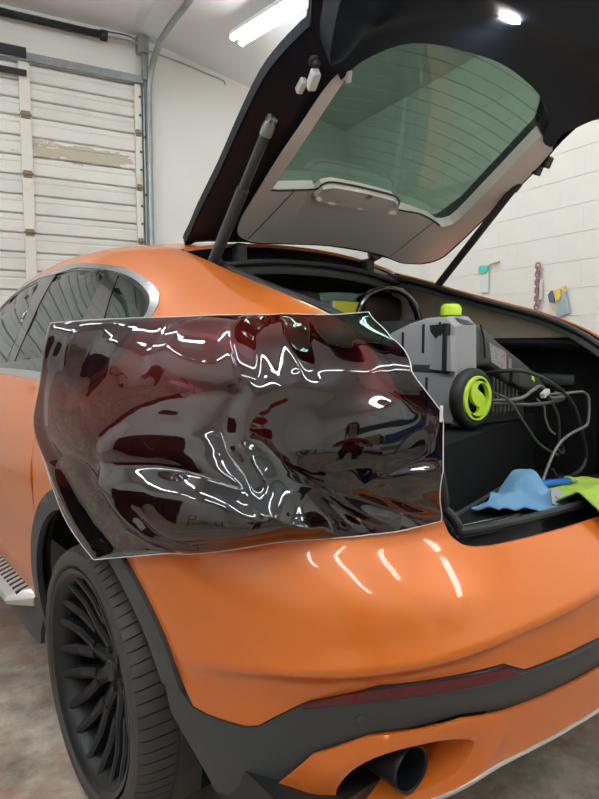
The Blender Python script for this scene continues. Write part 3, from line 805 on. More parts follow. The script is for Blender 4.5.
for k in range(segs):
    k2 = (k+1) % segs
    for i in range(n-1): F.append((k*n+i, k2*n+i, k2*n+i+1, k*n+i+1))
o = obj('tyre', V, F, M['tyre'], None, True, 30); o.parent = wh
def dup(o, parent=None):
    c = o.copy(); COL.objects.link(c)
    if parent is not None: c.parent = parent
    for k in list(o.children): dup(k, c)
    return c
wh.parent = car; wh.location = (-.965, 0, .37); wh.rotation_euler = (R(-14), 0, 0)
for x, y, rz in ((.965, 0, math.pi), (-.965, WB, 0), (.965, WB, math.pi)):
    o = dup(wh, car); o.location = (x, y, .37); o.rotation_euler = (R(25), 0, rz)

# ------------------------------------------------------------------ hatch opening: edge loop, channel, rubber seal, linings
half = [RF(.275, t) for t in (0, -.25, -.5, -.75, -.92)]
half = [np.array([-abs(p[0]), p[1], p[2]]) for p in half]
half += [E(y) for y in (.24, .17, .1, 0, -.1, -.2, -.3, -.4, -.5, -.6, -.68, -.74, -.79, -.83, -.85)]
half += [np.array(p) for p in [(-.551, -.862, .928), (-.54, -.882, .896), (-.512, -.905, .880), (-.46, -.920, .877), (-.328, -.941, .877), (-.16, -.952, .876), (0, -.955, .876)]]
half = [np.array(p) for p in crv(half, 3)]
loop = half+[p*np.array([-1, 1, 1]) for p in reversed(half[1:-1])]
NL = len(loop)
nout = np.array([0, -.51, .86]); cen = np.array([0, -.33, 1.24])
def inset(i, d, dep):
    p = loop[i]; t = loop[(i+1) % NL]-loop[i-1]; t /= np.linalg.norm(t)
    dr = np.cross(t, nout); dr /= np.linalg.norm(dr)
    if dr.dot(cen-p) < 0: dr = -dr
    dr = dr*np.array([1, 1, 1])
    k = 1.0+1.3*min(1, max(0, (p[1]-.05)/.2))
    return p+dr*d*k-nout*dep*(1+.4*min(1, max(0, (p[1]-.05)/.2)))
prof = [(-.003, .004), (.006, .016), (.014, .032), (.042, .040), (.047, .022), (.052, .018)]
def strip(name, prof, m, smooth=True):
    V = []; F = []; n = len(prof)
    for i in range(NL):
        for d, dp in prof: V.append(inset(i, d, dp))
    for i in range(NL):
        j = (i+1) % NL
        for k in range(n-1): F.append((i*n+k, j*n+k, j*n+k+1, i*n+k+1))
    return obj(name, V, F, m, car, smooth, 50)
strip('opening_channel', prof, M['gloss'])
b = MB(); pts = [inset(i, .054, .010) for i in range(NL)]+[inset(0, .054, .010)]
b.tube(pts, .0105, 10, False); b.build('rubber_seal', M['seal'], car, True)
strip('opening_lining', [(.050, .018), (.056, .03), (.058, .04)], M['black'])
# cargo trim
b = MB(); b.box((-.66, -.74, .72), (.66, .55, .80)); b.build('cargo_floor', M['carpet'], car)
b = MB(); sp_ = [tuple(p) for p in crv([(-.50, -.86), (-.45, -.893), (-.33, -.912), (0, -.925), (.33, -.912), (.45, -.893), (.50, -.86)], 4)]
b.prism(sp_+[(.56, -.66), (-.56, -.66)], lambda u, v, h: (u, v, h), .74, .853)
stm = b.build('sill_trim', M['black'], car)
b = MB(); b.box((-.49, -.876, .853), (.49, -.852, .860), bev=.003); b.build('step_ledge', M['black'], stm)
for x0, y0, x1, y1 in [(-.352, -.752, -.15, -.782), (-.325, -.775, -.155, -.79), (.20, -.755, .42, -.775), (.19, -.738, .42, -.752), (.18, -.72, .42, -.73)]:
    b = MB(); T = Matrix.Translation((x0, y0, .8535)) @ Matrix.Rotation(math.atan2(y1-y0, x1-x0), 4, 'Z')
    l = math.hypot(x1-x0, y1-y0); b.box((0, -.0035, 0), (l, .0035, .006), T, .001); b.build('metal_rail', M['chrome'], stm)
b = MB(); b.tube([(-.33, -.705, .857), (.31, -.517, .857)], .006, 8); b.build('trim_edge', M['clad'], stm, True)
for sg in (-1, 1):
    f = lambda u, v, h, sg=sg: (sg*(h-.04*(v-1.3)*1.0), u, v)
    b = MB(); b.prism([(-.60, 1.29), (-.50, 1.315), (-.40, 1.352), (-.2, 1.41), (0, 1.465), (.15, 1.51), (.35, 1.56), (.45, 1.30)], f, .612, .63); b.build('pillar_trim', M['beige'], car)
    # cargo side wall with a rounded shelf above a recess
    b = MB(); b.box((.665*sg-.008, -.58, .72), (.665*sg+.008, .55, 1.29)); sw = b.build('cargo_side_wall', M['carpet'], car)
    ys = [-.66, -.60, -.5, -.4, -.2, .1, .5]; V = []; F = []
    sh_ = [(.58, 1.305), (.57, 1.298), (.568, 1.285), (.58, 1.268), (.61, 1.258), (.66, 1.255)]
    for y in ys:
        dz = -.32*max(0, -.55-y)
        V += [(sg*x, y, z+dz) for x, z in sh_]
    F = [(i*6+k, i*6+k+1, (i+1)*6+k+1, (i+1)*6+k) for i in range(len(ys)-1) for k in range(5)]
    V += [(sg*.66, y, 1.31-.32*max(0, -.55-y)) for y in ys]; q = 6*len(ys)
    F += [(i*6, (i+1)*6, q+i+1, q+i) for i in range(len(ys)-1)]
    obj('side_shelf', V, F, M['black'], sw, True, 50)
    b = MB(); b.box((.655*sg-.012, -.50, 1.13), (.655*sg+.012, -.36, 1.172), bev=.011); b.build('cargo_lamp', M['clad'], sw, True)
# head lining and seats
ys = np.linspace(.20, 2.0, 12); V = [RF(max(y, .28), t, -.07-.05*(abs(t) > .9)) if y > .28 else RF(.28, t, -.085) for y in ys for t in np.linspace(-.92, .92, 13)]
F = [(i*13+k, i*13+k+1, (i+1)*13+k+1, (i+1)*13+k) for i in range(11) for k in range(12)]; obj('headliner', V, F, M['head'], car, True)
def seat(x, y, w, zt, heads):
    b = MB(); T = Matrix.Translation((x, y, .78)) @ Matrix.Rotation(R(-12), 4, 'X')
    b.box((-w/2, -.07, .0), (w/2, .07, zt-.78), T, .05); s = b.build('seat', M['seat'], car, True)
    b = MB(); b.box((x-w/2, y+.05, .62), (x+w/2, y+.60, .80), bev=.05); b.build('seat_cushion', M['seat'], s, True)
    for hx in heads:
        b = MB(); b.box((hx-.125, y-.03-.11, zt+.012), (hx+.125, y+.07-.11, zt+.145), bev=.045); h = b.build('headrest', M['seat'], s, True)
        for q in (-.05, .05):
            b = MB(); b.tube([(hx+q, y-.09, zt-.05), (hx+q, y-.09, zt+.05)], .007, 8); b.build('headrest_post', M['chrome'], s, True)
seat(0, .42, 1.24, 1.36, (-.46, .0, .48))
seat(-.38, 1.55, .52, 1.30, (-.38,)); seat(.38, 1.55, .52, 1.30, (.38,))
b = MB(); b.box((-.72, 2.1, .85), (.72, 2.5, 1.06), bev=.06); b.build('dashboard', M['black'], car, True)
b = MB(); b.lathe([(.178, -.014), (.192, -.0), (.178, .014), (.166, 0)], 36, Matrix.Translation((-.38, 2.0, 1.02)) @ Matrix.Rotation(R(65), 4, 'X'), True); b.build('steering_wheel', M['black'], car, True)
# ------------------------------------------------------------------ open hatch: plane at 26 degrees, (X across, L from the hinge, n towards the cabin)
AN = R(26); Hh = np.array([0, .3, 1.62]); Hd = np.array([0, -math.cos(AN), math.sin(AN)]); Hn = np.array([0, math.sin(AN), math.cos(AN)])
def H(X, L, off=0.): return Hh+Hd*L-Hn*(off+.14*X*X)+np.array([X, 0, 0])
out_l = [(-.24, .06), (-.36, .01), (-.43, -.06), (-.455, -.06), (-.472, .03), (-.495, .141), (-.527, .339), (-.565, .525), (-.591, .682), (-.585, .773), (-.568, .84), (-.565, .86), (-.613, .93), (-.66, 1.02), (-.655, 1.13), (-.56, 1.23), (-.35, 1.29), (0, 1.31)]
out_r = [(.30, .055), (.40, .02), (.44, -.03), (.47, -.02), (.485, .05), (.51, .141), (.53, .339), (.545, .525), (.55, .682), (.535, .773), (.52, .84), (.53, .86), (.60, .93), (.65, 1.02), (.655, 1.13), (.56, 1.23), (.35, 1.29)]
outer = [(0, .065)]+[tuple(p) for p in crv(out_l, 3)]+[tuple(p) for p in reversed(crv(out_r, 3))]
glass = [(-.375, .30), (-.402, .397), (-.427, .597), (-.448, .762), (-.441, .833), (-.423, .874), (-.356, .935), (-.257, .965), (-.133, .98), (.006, .988), (.159, .973), (.267, .95), (.354, .914), (.397, .874), (.446, .652), (.489, .43), (.49, .385), (.47, .36), (.445, .352)]
gl = [tuple(p) for p in crv(glass, 3)]
gate = slab('tailgate', outer, lambda u, v, h: H(u, v, h), -.075, -.105, M['framep'], car, [[(.02+(u-.02)*1.12, .66+(v-.66)*1.17) for u, v in gl]], .035)
slab('rear_glass', gl, lambda u, v, h: H(u, v, h), -.035, -.041, M['hglass'], gate, (), .05)
# fine heater wires across the glass
for k in range(13):
    L0 = .40+.043*k; x0 = -.425-.01*k/13; x1 = .455-.055*k/13
    b = MB(); b.tube([H(x, L0+.035*(1-(x/.45)**2), -.0335) for x in np.linspace(x0, x1, 14)], .0006, 4); b.build('heater_wire', M['clad'], gate)
b = MB(); b.tube([H(x, .44+.02*x, -.0335) for x in np.linspace(-.40, .44, 8)], .0012, 4)
# collar between trim edge and outer frame
trim_o = [tuple(p) for p in crv([(-.439, .845), (-.469, .787), (-.456, .631), (-.441, .487), (-.414, .307), (-.398, .214), (-.365, .135), (-.306, .095), (-.20, .083), (.078, .112), (.341, .117), (.471, .101), (.575, .128), (.622, .176), (.628, .25), (.581, .502), (.552, .683), (.511, .824), (.49, .845)], 4)]
V = []; F = []; n = len(trim_o)
ol = [np.array(p) for p in outer]
def near_out(p):
    c = np.array([.03, .45]); d = np.array(p)-c; best = None
    for q in ol:
        e = q-c; cs = e.dot(d)/np.linalg.norm(e)/np.linalg.norm(d)
        if best is None or cs > best[0]: best = (cs, q)
    return best[1]
for p in trim_o:
    q = near_out(p)*.97+np.array(p)*.03
    for t, off in ((0, .004), (.06, .010), (.25, -.008), (.60, -.045), (1., -.078)): V.append(H(p[0]+(q[0]-p[0])*t, p[1]+(q[1]-p[1])*t, off))
F = [(i*5+k, (i+1)*5+k, (i+1)*5+k+1, i*5+k+1) for i in range(n-1) for k in range(4)]
obj('side_frame', V, F, M['framep'], gate, True)
# grey inner trim: lower panel and side strips around the glass
tin = [(.445, .352), (.47, .36), (.49, .385), (.489, .43), (.446, .652), (.405, .86), (.45, .86)]
low_in = [(-.43, .80), (-.425, .76), (-.402, .597), (-.376, .397), (-.372, .36), (-.33, .362), (-.206, .385), (-.18, .36), (.14, .355), (.19, .375), (.375, .368), (.445, .352), (.47, .36), (.49, .385), (.489, .43), (.446, .652), (.405, .85)]
tp_ = trim_o+list(reversed(low_in))
tp_ = [p for p in trim_o if p[1] < .83]+[(.48, .845)]+list(reversed(low_in))
trim = slab('inner_trim', tp_, lambda u, v, h: H(u, v, h), .006, -.034, M['trimgrey'], gate, (), .025)
hp = [(-.204, .372), (-.199, .412), (-.164, .428), (-.02, .428), (.122, .424), (.168, .402), (.197, .366), (.13, .348), (-.172, .350)]
slab('latch_cover', hp, lambda u, v, h: H(u, v, h), .022, -.02, M['trimgrey'], trim, (), .03)
b = MB(); b.tube([H(u, v, .004) for u, v in crv([(-.375, .362), (-.33, .364), (-.21, .388), (-.198, .416), (-.164, .433), (-.02, .434), (.124, .430), (.174, .406), (.20, .372), (.30, .380), (.375, .372), (.445, .356)], 3)], .0035, 6); b.build('trim_gap', M['rubber'], trim, True)
for x0, l0, x1, l1 in ((-.30, .10, -.285, .37), (.395, .12, .40, .365)):
    b = MB(); b.tube([H(x0, l0, .0065), H((x0+x1)/2, (l0+l1)/2, .0065), H(x1, l1, .0065)], .0012, 5); b.build('trim_seam', M['rubber'], trim)
# dark lower panel of the hatch, with the ridge that frames the glass recess
rx = [-.66, -.525, -.523, -.455, -.352, -.251, -.063, .091, .174, .35, .50, .66]; rl = [.80, .90, .986, 1.036, 1.078, 1.105, 1.139, 1.163, 1.165, 1.14, 1.08, .93]
def LP(u, v, h):
    l = np.interp(u, rx, rl); d = v-l
    off = .042*math.exp(-(d/.055)**2) if d < 0 else .042*math.exp(-(d/.20)**2)
    return H(u, v, h+off)
lpp = [tuple(p) for p in crv([(-.446, .80), (-.441, .833), (-.423, .874), (-.356, .935), (-.257, .965), (-.133, .98), (.006, .988), (.159, .973), (.267, .95), (.354, .914), (.40, .868), (.435, .838), (.462, .833), (.488, .84), (.466, .888), (.483, .925), (.515, .99), (.56, 1.06), (.60, 1.12), (.53, 1.22), (.34, 1.28), (0, 1.30), (-.34, 1.28), (-.54, 1.22), (-.63, 1.12), (-.635, 1.02), (-.60, .93), (-.56, .87), (-.50, .83), (-.47, .815)], 3)]
lpan = slab('lower_panel', lpp, LP, .012, -.07, M['framep'], gate, (), .025)
b = MB(); b.prism([(-.194, 1.104), (-.172, 1.111), (-.124, 1.113), (-.148, 1.102)], lambda u, v, h: LP(u, v, h), .012, .0150); b.build('hatch_lamp', M['hlamp'], gate)
# latch hooks on the right edge
for l in (.735, .775):
    b = MB(); b.box((-.018, -.012, -.02), (.018, .012, .02), Matrix.Translation(H(.555, l, -.002)) @ Matrix.Rotation(AN, 4, 'X'), .005); b.build('trim_clip', M['black'], gate)
# hardware on the left frame: ball studs, latch pieces
def Tn(X, L, off): return Matrix.Translation(H(X, L, off)) @ Vector(-Hn).to_track_quat('Z', 'Y').to_matrix().to_4x4()
b = MB(); b.lathe([(0, .016), (.010, .013), (.014, .004), (.020, .002), (.022, -.01)], 20, Tn(-.508, .795, -.036)); b.build('ball_stud', M['clad'], gate, True)
b = MB(); b.lathe([(0, .012), (.008, .010), (.012, .0), (.014, -.01)], 16, Tn(-.503, .722, -.030)); b.build('ball_stud', M['clad'], gate, True)
b = MB(); b.box((-.010, -.028, -.012), (.012, .022, .012), Tn(-.512, .772, -.006) @ Matrix.Rotation(R(20), 4, 'Z'), .003); b.build('white_latch', M['fixture'], gate)
b = MB(); b.box((-.008, -.02, -.01), (.008, .018, .01), Tn(-.518, .735, -.020) @ Matrix.Rotation(R(10), 4, 'Z'), .003); b.build('white_latch', M['clear'], gate)
b = MB(); b.box((-.007, -.02, -.008), (.008, .016, .006), Tn(-.436, .818, .012) @ Matrix.Rotation(R(35), 4, 'Z'), .003); b.build('white_latch', M['clear'], gate)
b = MB(); b.box((-.03, -.05, -.01), (.03, .06, .006), Tn(-.505, .74, -.055), .006); b.build('latch_plate', M['black'], gate)
# hinges
for x in (-.30, .34):
    b = MB(); b.box((-.022, -.04, -.06), (.022, .05, .035), Matrix.Translation((x, .275, 1.605)), .008); b.tube([(x-.03, .30, 1.625), (x+.03, .30, 1.625)], .012, 8); b.build('hinge', M['black'], gate)
# lift struts
def strut(a, c, w1, w2):
    a = Vector(a); c = Vector(c); q = a.lerp(c, .60)
    b = MB(); b.tube([a, q, q], [w1, w1, w1*.85], 14); s = b.build('lift_strut', M['clad'] if a.x < 0 else M['black'], gate, True, )
    s.data.set_sharp_from_angle(angle=R(40))
    b = MB(); b.tube([q, a.lerp(c, .93)], w2, 12); b.build('strut_rod', M['clad'] if a.x < 0 else M['black'], s, True)
    b = MB(); b.tube([a.lerp(c, .915), a.lerp(c, .965), a.lerp(c, 1.0)], [w2*1.25, w2*1.3, w2*.8], 10); b.lathe([(0, .014), (.012, .012), (.013, -.012), (0, -.014)], 12, Matrix.Translation(c) @ Matrix.Rotation(R(90), 4, 'Y')); b.build('strut_end', M['galv'] if a.x < 0 else M['black'], s, True)
strut((-.505, .13, 1.50), tuple(H(-.518, .60, -.034)), .0185, .0145)
strut((.515, .03, 1.52), tuple(H(.556, .665, -.012)), .0150, .0150)

# ================================================================== dark film draped over the rear left corner
def Fs0(s,z):
    t=min(max((s+.85)/.75,0),1); wl=t*t*(3-2*t)
    zz=[.6,.75,.95,1.05,1.2,1.36,1.5]
    W0=hinterp(z,zz,[1.0,1.01,1.01,.998,.965,.86,.76]); W1=hinterp(z,zz,[.99,1.0,1.01,1.025,1.06,1.115,1.15]); W=W0+(W1-W0)*wl
    R=hinterp(z,[.6,.75,.9,1.0,1.1,1.2,1.33,1.45],[1.09,1.07,1.0,.985,.97,.95,.76,.62])
    if s>=0: return np.array([-W,s,z])
    return np.array([-W*np.interp(-s,_s,_a),-R*np.interp(-s,_s,_b),z])
def Fs(s,z):
    if s>=-.52: return Fs0(s,z)
    t=(-.70-s)/.41
    q0=Fs0(-.70,z); q1=np.array([-.555+.01*min(1,max(0,(z-1.2)/.13)),np.interp(z,[.75,.95,1.05,1.2,1.27,1.338,1.45],[-.90,-.875,-.862,-.838,-.76,-.63,-.42]),z])
    g=min(max(min((z-.94)/.10,(1.33-z)/.11),0),1); g=g*g*(3-2*g)
    q1[0]+=(-.612-q1[0])*g; q1[1]+=(-.897-q1[1])*g
    c=q0+(q1-q0)*t
    k=min(max((-.52-s)/.30,0),1); k=k*k*(3-2*k)
    return Fs0(s,z)*(1-k)+c*k
def chain_at(pts, ts):
    """points at given parameters -> smooth interpolation"""
    P_ = np.array(crv(pts, 12)); T_ = np.interp(np.arange(len(P_))/12.0, np.arange(len(ts)), ts)
    return lambda t: np.array([np.interp(t, T_, P_[:, 0]), np.interp(t, T_, P_[:, 1])])
fT = chain_at([(-.25, 1.328), (-.367, 1.328), (-.464, 1.328), (-.546, 1.329), (-.623, 1.33), (-.709, 1.331), (-.811, 1.332), (-.91, 1.333), (-1.007, 1.333), (-1.12, 1.339)], [0, .116, .235, .347, .46, .572, .685, .791, .894, 1])
fB = chain_at([(-.193, .769), (-.407, .829), (-.556, .866), (-.747, .902), (-.898, .911), (-1.014, .921), (-1.091, .937)], [0, .118, .236, .472, .708, .885, 1])
def lin_at(pts, ts):
    A = np.array(pts); return lambda t: np.array([np.interp(t, ts, A[:, 0]), np.interp(t, ts, A[:, 1])])
fL = chain_at([(-.249, 1.329), (-.093, 1.218), (.156, 1.043), (.042, .85), (-.193, .769)], [0, .2, .455, .775, 1])
fR = lin_at([(-1.12, 1.339), (-1.051, 1.28), (-1.054, 1.225), (-1.109, 1.159), (-1.115, 1.14), (-1.115, 1.046), (-1.091, .937)], [0, .129, .277, .455, .505, .752, 1])
def coons(u, v):
    a = fT(u)*(1-v)+fB(u)*v; b_ = fL(v)*(1-u)+fR(v)*u
    c = (1-u)*(1-v)*fT(0)+u*(1-v)*fT(1)+(1-u)*v*fB(0)+u*v*fB(1)
    return a+b_-c
RIDGES = [
(-.014, .033, [(.166, .666), (.27, .554), (.361, .465), (.436, .386), (.559, .345), (.667, .34)]),
(.01, .067, [(.267, .435), (.402, .334), (.588, .241), (.724, .145)]),
(-.014, .023, [(.252, .619), (.381, .624), (.538, .657), (.619, .737)]),
(.012, .047, [(.285, .556), (.417, .516), (.549, .506), (.636, .562)]),
(.012, .047, [(.244, .675), (.371, .713), (.531, .757), (.629, .804)]),
(-.012, .027, [(.083, .97), (.168, .797), (.248, .645)]),
(.016, .03, [(.013, .03), (.023, .287), (.033, .501), (.044, .759), (.026, .979)]),
(-.01, .027, [(.059, .031), (.062, .332), (.068, .547), (.084, .764), (.068, .977)]),
(.008, .02, [(.75, .726), (.587, .858), (.416, .999)]), (-.008, .02, [(.75, .726), (.624, .887), (.513, 1.007)]),
(.008, .017, [(.749, .736), (.664, .893), (.606, 1.009)]), (-.009, .017, [(.749, .736), (.718, .902), (.687, 1.01)]),
(.008, .017, [(.749, .736), (.751, .907), (.736, 1.014)]), (-.009, .017, [(.755, .737), (.78, .912), (.784, 1.018)]),
(.009, .02, [(.762, .738), (.819, .895), (.857, 1.022)]), (-.007, .02, [(.768, .734), (.853, .852), (.933, 1.017)]),
(-.012, .02, [(.664, .353), (.634, .515), (.639, .702), (.604, .79)]), (.007, .023, [(.689, .379), (.664, .565), (.675, .707)]),
(.01, .02, [(.625, .024), (.636, .141), (.667, .321)]), (-.009, .02, [(.679, .025), (.688, .143), (.71, .286)]),
(.01, .02, [(.729, .027), (.759, .147), (.796, .263)]), (-.008, .023, [(.798, .029), (.815, .14), (.818, .255)]),
(.008, .017, [(.853, .746), (.918, .731), (.995, .742)]), (-.008, .02, [(.871, .753), (.898, .859), (.907, .944)]),
(.007, .02, [(.84, .729), (.871, .792), (.946, .892), (.996, .95)]), (.009, .02, [(.131, .068), (.156, .173), (.188, .253)]),
(-.008, .033, [(.227, .08), (.194, .254), (.185, .384)]), (.008, .04, [(.286, .104), (.316, .261), (.266, .39)]),
(-.008, .04, [(.412, .064), (.418, .222), (.489, .294)]), (.007, .033, [(.494, .043), (.495, .181), (.588, .241)]),
(-.005, .027, [(.897, .056), (.924, .203), (.939, .376), (.968, .526)]), (.007, .033, [(.994, .405), (.931, .547), (.879, .696)]),
(-.006, .02, [(.988, .553), (.943, .671), (.887, .736)]), (-.008, .02, [(.026, .594), (.126, .588), (.195, .647)]),
(.008, .027, [(.179, .864), (.236, .74), (.298, .66)]), (.006, .027, [(.291, 1.014), (.322, .841), (.314, .75)]),
(-.006, .017, [(.353, 1.011), (.366, .892), (.365, .78)])]
NU, NV = 250, 150
U, Vv = np.meshgrid(np.linspace(0, 1, NU), np.linspace(0, 1, NV))
ASP = .60                                            # height of the sheet against its length
disp = np.zeros(U.shape)
for amp, wd, pts in RIDGES:
    Pq = np.array([(p[0], p[1]*ASP) for p in crv(pts, 5)])
    x, y = U, Vv*ASP; best = np.full(U.shape, 9.); par = np.zeros(U.shape); n = len(Pq)-1
    for i in range(n):
        a, c = Pq[i], Pq[i+1]; d = c-a; L2 = d.dot(d)+1e-12
        t = np.clip(((x-a[0])*d[0]+(y-a[1])*d[1])/L2, 0, 1)
        q = np.hypot(x-a[0]-t*d[0], y-a[1]-t*d[1]); k = q < best
        best[k] = q[k]; par[k] = ((i+t)/n)[k]
    taper = .35+.65*np.sin(np.pi*np.clip(par, .02, .98))**.6
    e = np.sqrt(best**2+(.18*wd)**2)-.18*wd          # sharp but not knife-edged
    disp += amp*taper*np.exp(-(e/wd)**1.25)
def nz(u, v, f, seed): return noise.noise(Vector((u*f, v*f*ASP, seed)))
flat = np.exp(-(((U-.86)/.13)**4+((Vv-.52)/.15)**4))       # the taut patch near the right edge
def prof_(vs, hs):
    A = np.array(crv(list(zip(vs, hs)), 10)); return lambda v: np.interp(v, A[:, 0], A[:, 1])
pm_ = prof_([0, .14, .46, .84, .95, 1], [0, .018, -.010, .056, .030, 0]); pl_ = prof_([0, .12, .55, .93, 1], [0, .022, .004, -.016, -.006])
def sst(a, b_, x): t = np.clip((x-a)/(b_-a), 0, 1); return t*t*(3-2*t)
wm_ = sst(.16, .34, U)*(1-sst(.62, .76, U)); wl_ = (1-sst(.16, .34, U))*sst(.0, .06, U)
big = wm_*pm_(Vv)+wl_*pl_(Vv)                              # slack: the sheet sags in at mid height and bellies out below
V = []
for j in range(NV):
    for i in range(NU):
        u, v = U[j, i], Vv[j, i]
        s, z = coons(u, v); p = Fs(s, z); e = .01
        t = Fs(s+e, z)-Fs(s-e, z); tz = Fs(s, z+e)-Fs(s, z-e); nn3 = np.cross(tz, t); nn3 /= np.linalg.norm(nn3)
        if nn3[0] > 0 and nn3[1] > 0: nn3 = -nn3
        w1 = nz(u, v, 3.2, 3.1); w2 = nz(u+.1*w1, v, 7.5, 8.7); w3 = 1-abs(nz(u+.05*w2, v+.05*w1, 11, 1.3))*2
        rough_ = .008*w1+.0042*w2+.0014*w3
        edge = min(1, .35+min(u, 1-u, v*ASP, (1-v)*ASP)/.06)
        d = .014+(disp[j, i]+rough_)*(1-.97*flat[j, i])*edge
        d += big[j, i]
        d += flat[j, i]*(.016-(s+.93)**2/1.30-(z-1.10)**2/1.05-.13*(z-1.10))
        V.append(p+nn3*max(d, -.004-.02*flat[j, i]))
F = [(j*NU+i, (j+1)*NU+i, (j+1)*NU+i+1, j*NU+i+1) for j in range(NV-1) for i in range(NU-1)]
film = obj('tint_film', V, F, M['film'], None, True)
tag(film, 'crumpled glossy dark tint film sheet draped over the rear left corner of the orange car', 'film')
ring = [V[i] for i in range(NU)]+[V[j*NU+NU-1] for j in range(1, NV)]+[V[(NV-1)*NU+i] for i in range(NU-2, -1, -1)]+[V[j*NU] for j in range(NV-2, 0, -1)]
b = MB(); b.tube(ring+[ring[0]], .0011, 5, False); b.build('liner_edge', M['filmedge'], film, True)
b = MB(); c = V[int(NV*.47)*NU+NU-1]; b.box((-.008, -.003, -.016), (.008, .003, .014), Matrix.Translation(c) @ Matrix.Rotation(R(38), 4, 'Z'), .002); b.build('edge_clip', M['clear'], film)

# ================================================================== pressure washer in the trunk
box = MB(); box.prism([(-.50, -.735), (.50, -.435), (.50, .24), (-.50, .24)], lambda u, v, h: (u, v, h), .80, 1.035)
tag(box.build('trunk_box', M['carpet']), 'low matt black box filling the trunk under the pressure washer', 'box')
pw = empty('pressure_washer', (.10, -.35, 1.035)); tag(pw, 'black and lime green pressure washer lying on its side in the open trunk', 'pressure washer')
XW, YF, YR = -.10, -.54, -.20
# main housing: a ribbed barrel-like block (left end) and a tapering nose to the right
def ribbed():
    b = MB()
    # section in the y-z plane seen from the left end, bulging upward; swept along x
    sec = [(YF, 1.05), (YF-.004, 1.20), (YF, 1.335), (YF+.03, 1.362), (-.43, 1.360), (-.36, 1.345), (-.29, 1.320), (-.235, 1.290), (-.205, 1.25), (-.20, 1.15), (-.21, 1.05)]
    n = len(sec); cx = np.mean([p[0] for p in sec]); cz_ = 1.2
    st = [(XW-.004, .90), (XW-.0, .96), (XW+.012, .99), (XW+.03, 1.0), (XW+.09, 1.0)]
    V = [(x, cx+(y-cx)*k, cz_+(z-cz_)*k) for x, k in st for y, z in sec]
    F = [(i*n+k, i*n+(k+1) % n, (i+1)*n+(k+1) % n, (i+1)*n+k) for i in range(len(st)-1) for k in range(n)]+[tuple(range(n)), tuple((len(st)-1)*n+k for k in range(n))]
    bm = bmesh.new(); bv = [bm.verts.new(v) for v in V]
    for f in F: bm.faces.new([bv[i] for i in f])
    bmesh.ops.recalc_face_normals(bm, faces=bm.faces); bm.verts.index_update()
    F = [[v.index for v in f.verts] for f in bm.faces]; bm.free()
    return b.add(V, F)
ribbed().build('end_cover', M['washlight'], pw, True, 30)
# vents: recessed dark slots stand as raised-edged grooves on the end face (upper and lower rows)
for y, z0, z1 in [(-.345, 1.235, 1.318), (-.425, 1.255, 1.340), (-.485, 1.255, 1.345), (-.37, 1.085, 1.175), (-.405, 1.085, 1.18), (-.44, 1.085, 1.185)]:
    b = MB(); b.box((XW-.0065, y-.0045, z0), (XW+.01, y+.0045, z1), bev=.002); b.build('vent_slot', M['black'], pw)
b = MB(); b.box((XW-.0058, -.52, 1.198), (XW+.01, -.24, 1.222), bev=.003); b.build('belt_band', M['wash'], pw)
# corner latch piece at the near edge
b = MB(); b.prism([(YF, 1.205), (YF+.078, 1.21), (YF+.066, 1.27), (YF+.048, 1.305), (YF+.005, 1.305)], lambda u, v, h: (h, u, v), XW-.02, XW+.01); b.build('corner_guard', M['washlight'], pw, True, 30)
b = MB(); b.prism([(YF+.036, 1.338), (YF+.088, 1.336), (YF+.085, 1.318), (YF+.066, 1.298), (YF+.046, 1.312)], lambda u, v, h: (h, u, v), XW-.010, XW+.0); b.build('recess', M['black'], pw)
b = MB(); b.box((XW-.026, YF+.016, 1.20), (XW-.005, YF+.030, 1.34), bev=.003); b.build('strap', M['black'], pw)
# body and nose on the rear-facing side
nose = [(XW+.02, 1.355), (-.04, 1.352), (.008, 1.337), (.06, 1.312), (.111, 1.287), (.221, 1.238), (.33, 1.178), (.378, 1.150), (.385, 1.135), (.372, 1.122), (.30, 1.130), (.227, 1.142), (.15, 1.165), (.10, 1.20), (.06, 1.215), (-.06, 1.215), (XW+.02, 1.21)]
bm = bmesh.new()
vf = [bm.verts.new((x, YF, z)) for x, z in nose]; f = bm.faces.new(vf)
ex = bmesh.ops.extrude_face_region(bm, geom=[f]); vv2 = [g for g in ex['geom'] if isinstance(g, bmesh.types.BMVert)]
for v in vv2: v.co.y = YR-.02
bmesh.ops.bevel(bm, geom=[e for e in bm.edges if abs(e.verts[0].co.y-e.verts[1].co.y) < 1e-5], offset=.014, segments=3, affect='EDGES', profile=.5)
bmesh.ops.recalc_face_normals(bm, faces=bm.faces); bm.verts.index_update()
o = obj('housing', [v.co.copy() for v in bm.verts], [[v.index for v in f.verts] for f in bm.faces], M['wash'], pw, True, 30); bm.free()
b = MB(); b.prism([(XW+.02, 1.04), (.30, 1.04), (.30, 1.10), (.22, 1.15), (.12, 1.205), (XW+.02, 1.215)], lambda u, v, h: (u, h, v), YF+.03, YR-.02); b.build('lower_housing', M['black'], pw)
for k in range(7):
    x = .105+.021*k; b = MB(); b.box((x-.005, YF+.012, 1.07), (x+.005, YF+.04, 1.185-.055*(x-.1)/.15), bev=.003); b.build('cooling_rib', M['wash'], pw)
b = MB(); b.tube([(.005, YF-.004, 1.338), (.02, YF-.006, 1.30), (.03, YF-.006, 1.24)], .003, 6); b.build('panel_seam', M['black'], pw)
f = lambda u, v, h: (u, YF-h, v)
b = MB(); b.prism([(.052, 1.286), (.140, 1.258), (.146, 1.196), (.066, 1.229)], f, -.002, .0025); lb_ = b.build('rating_label', M['label'], pw)
b = MB(); b.prism([(.130, 1.261), (.140, 1.258), (.146, 1.196), (.137, 1.200)], f, .0025, .0032); b.build('label_stripe', M['labelred'], lb_)
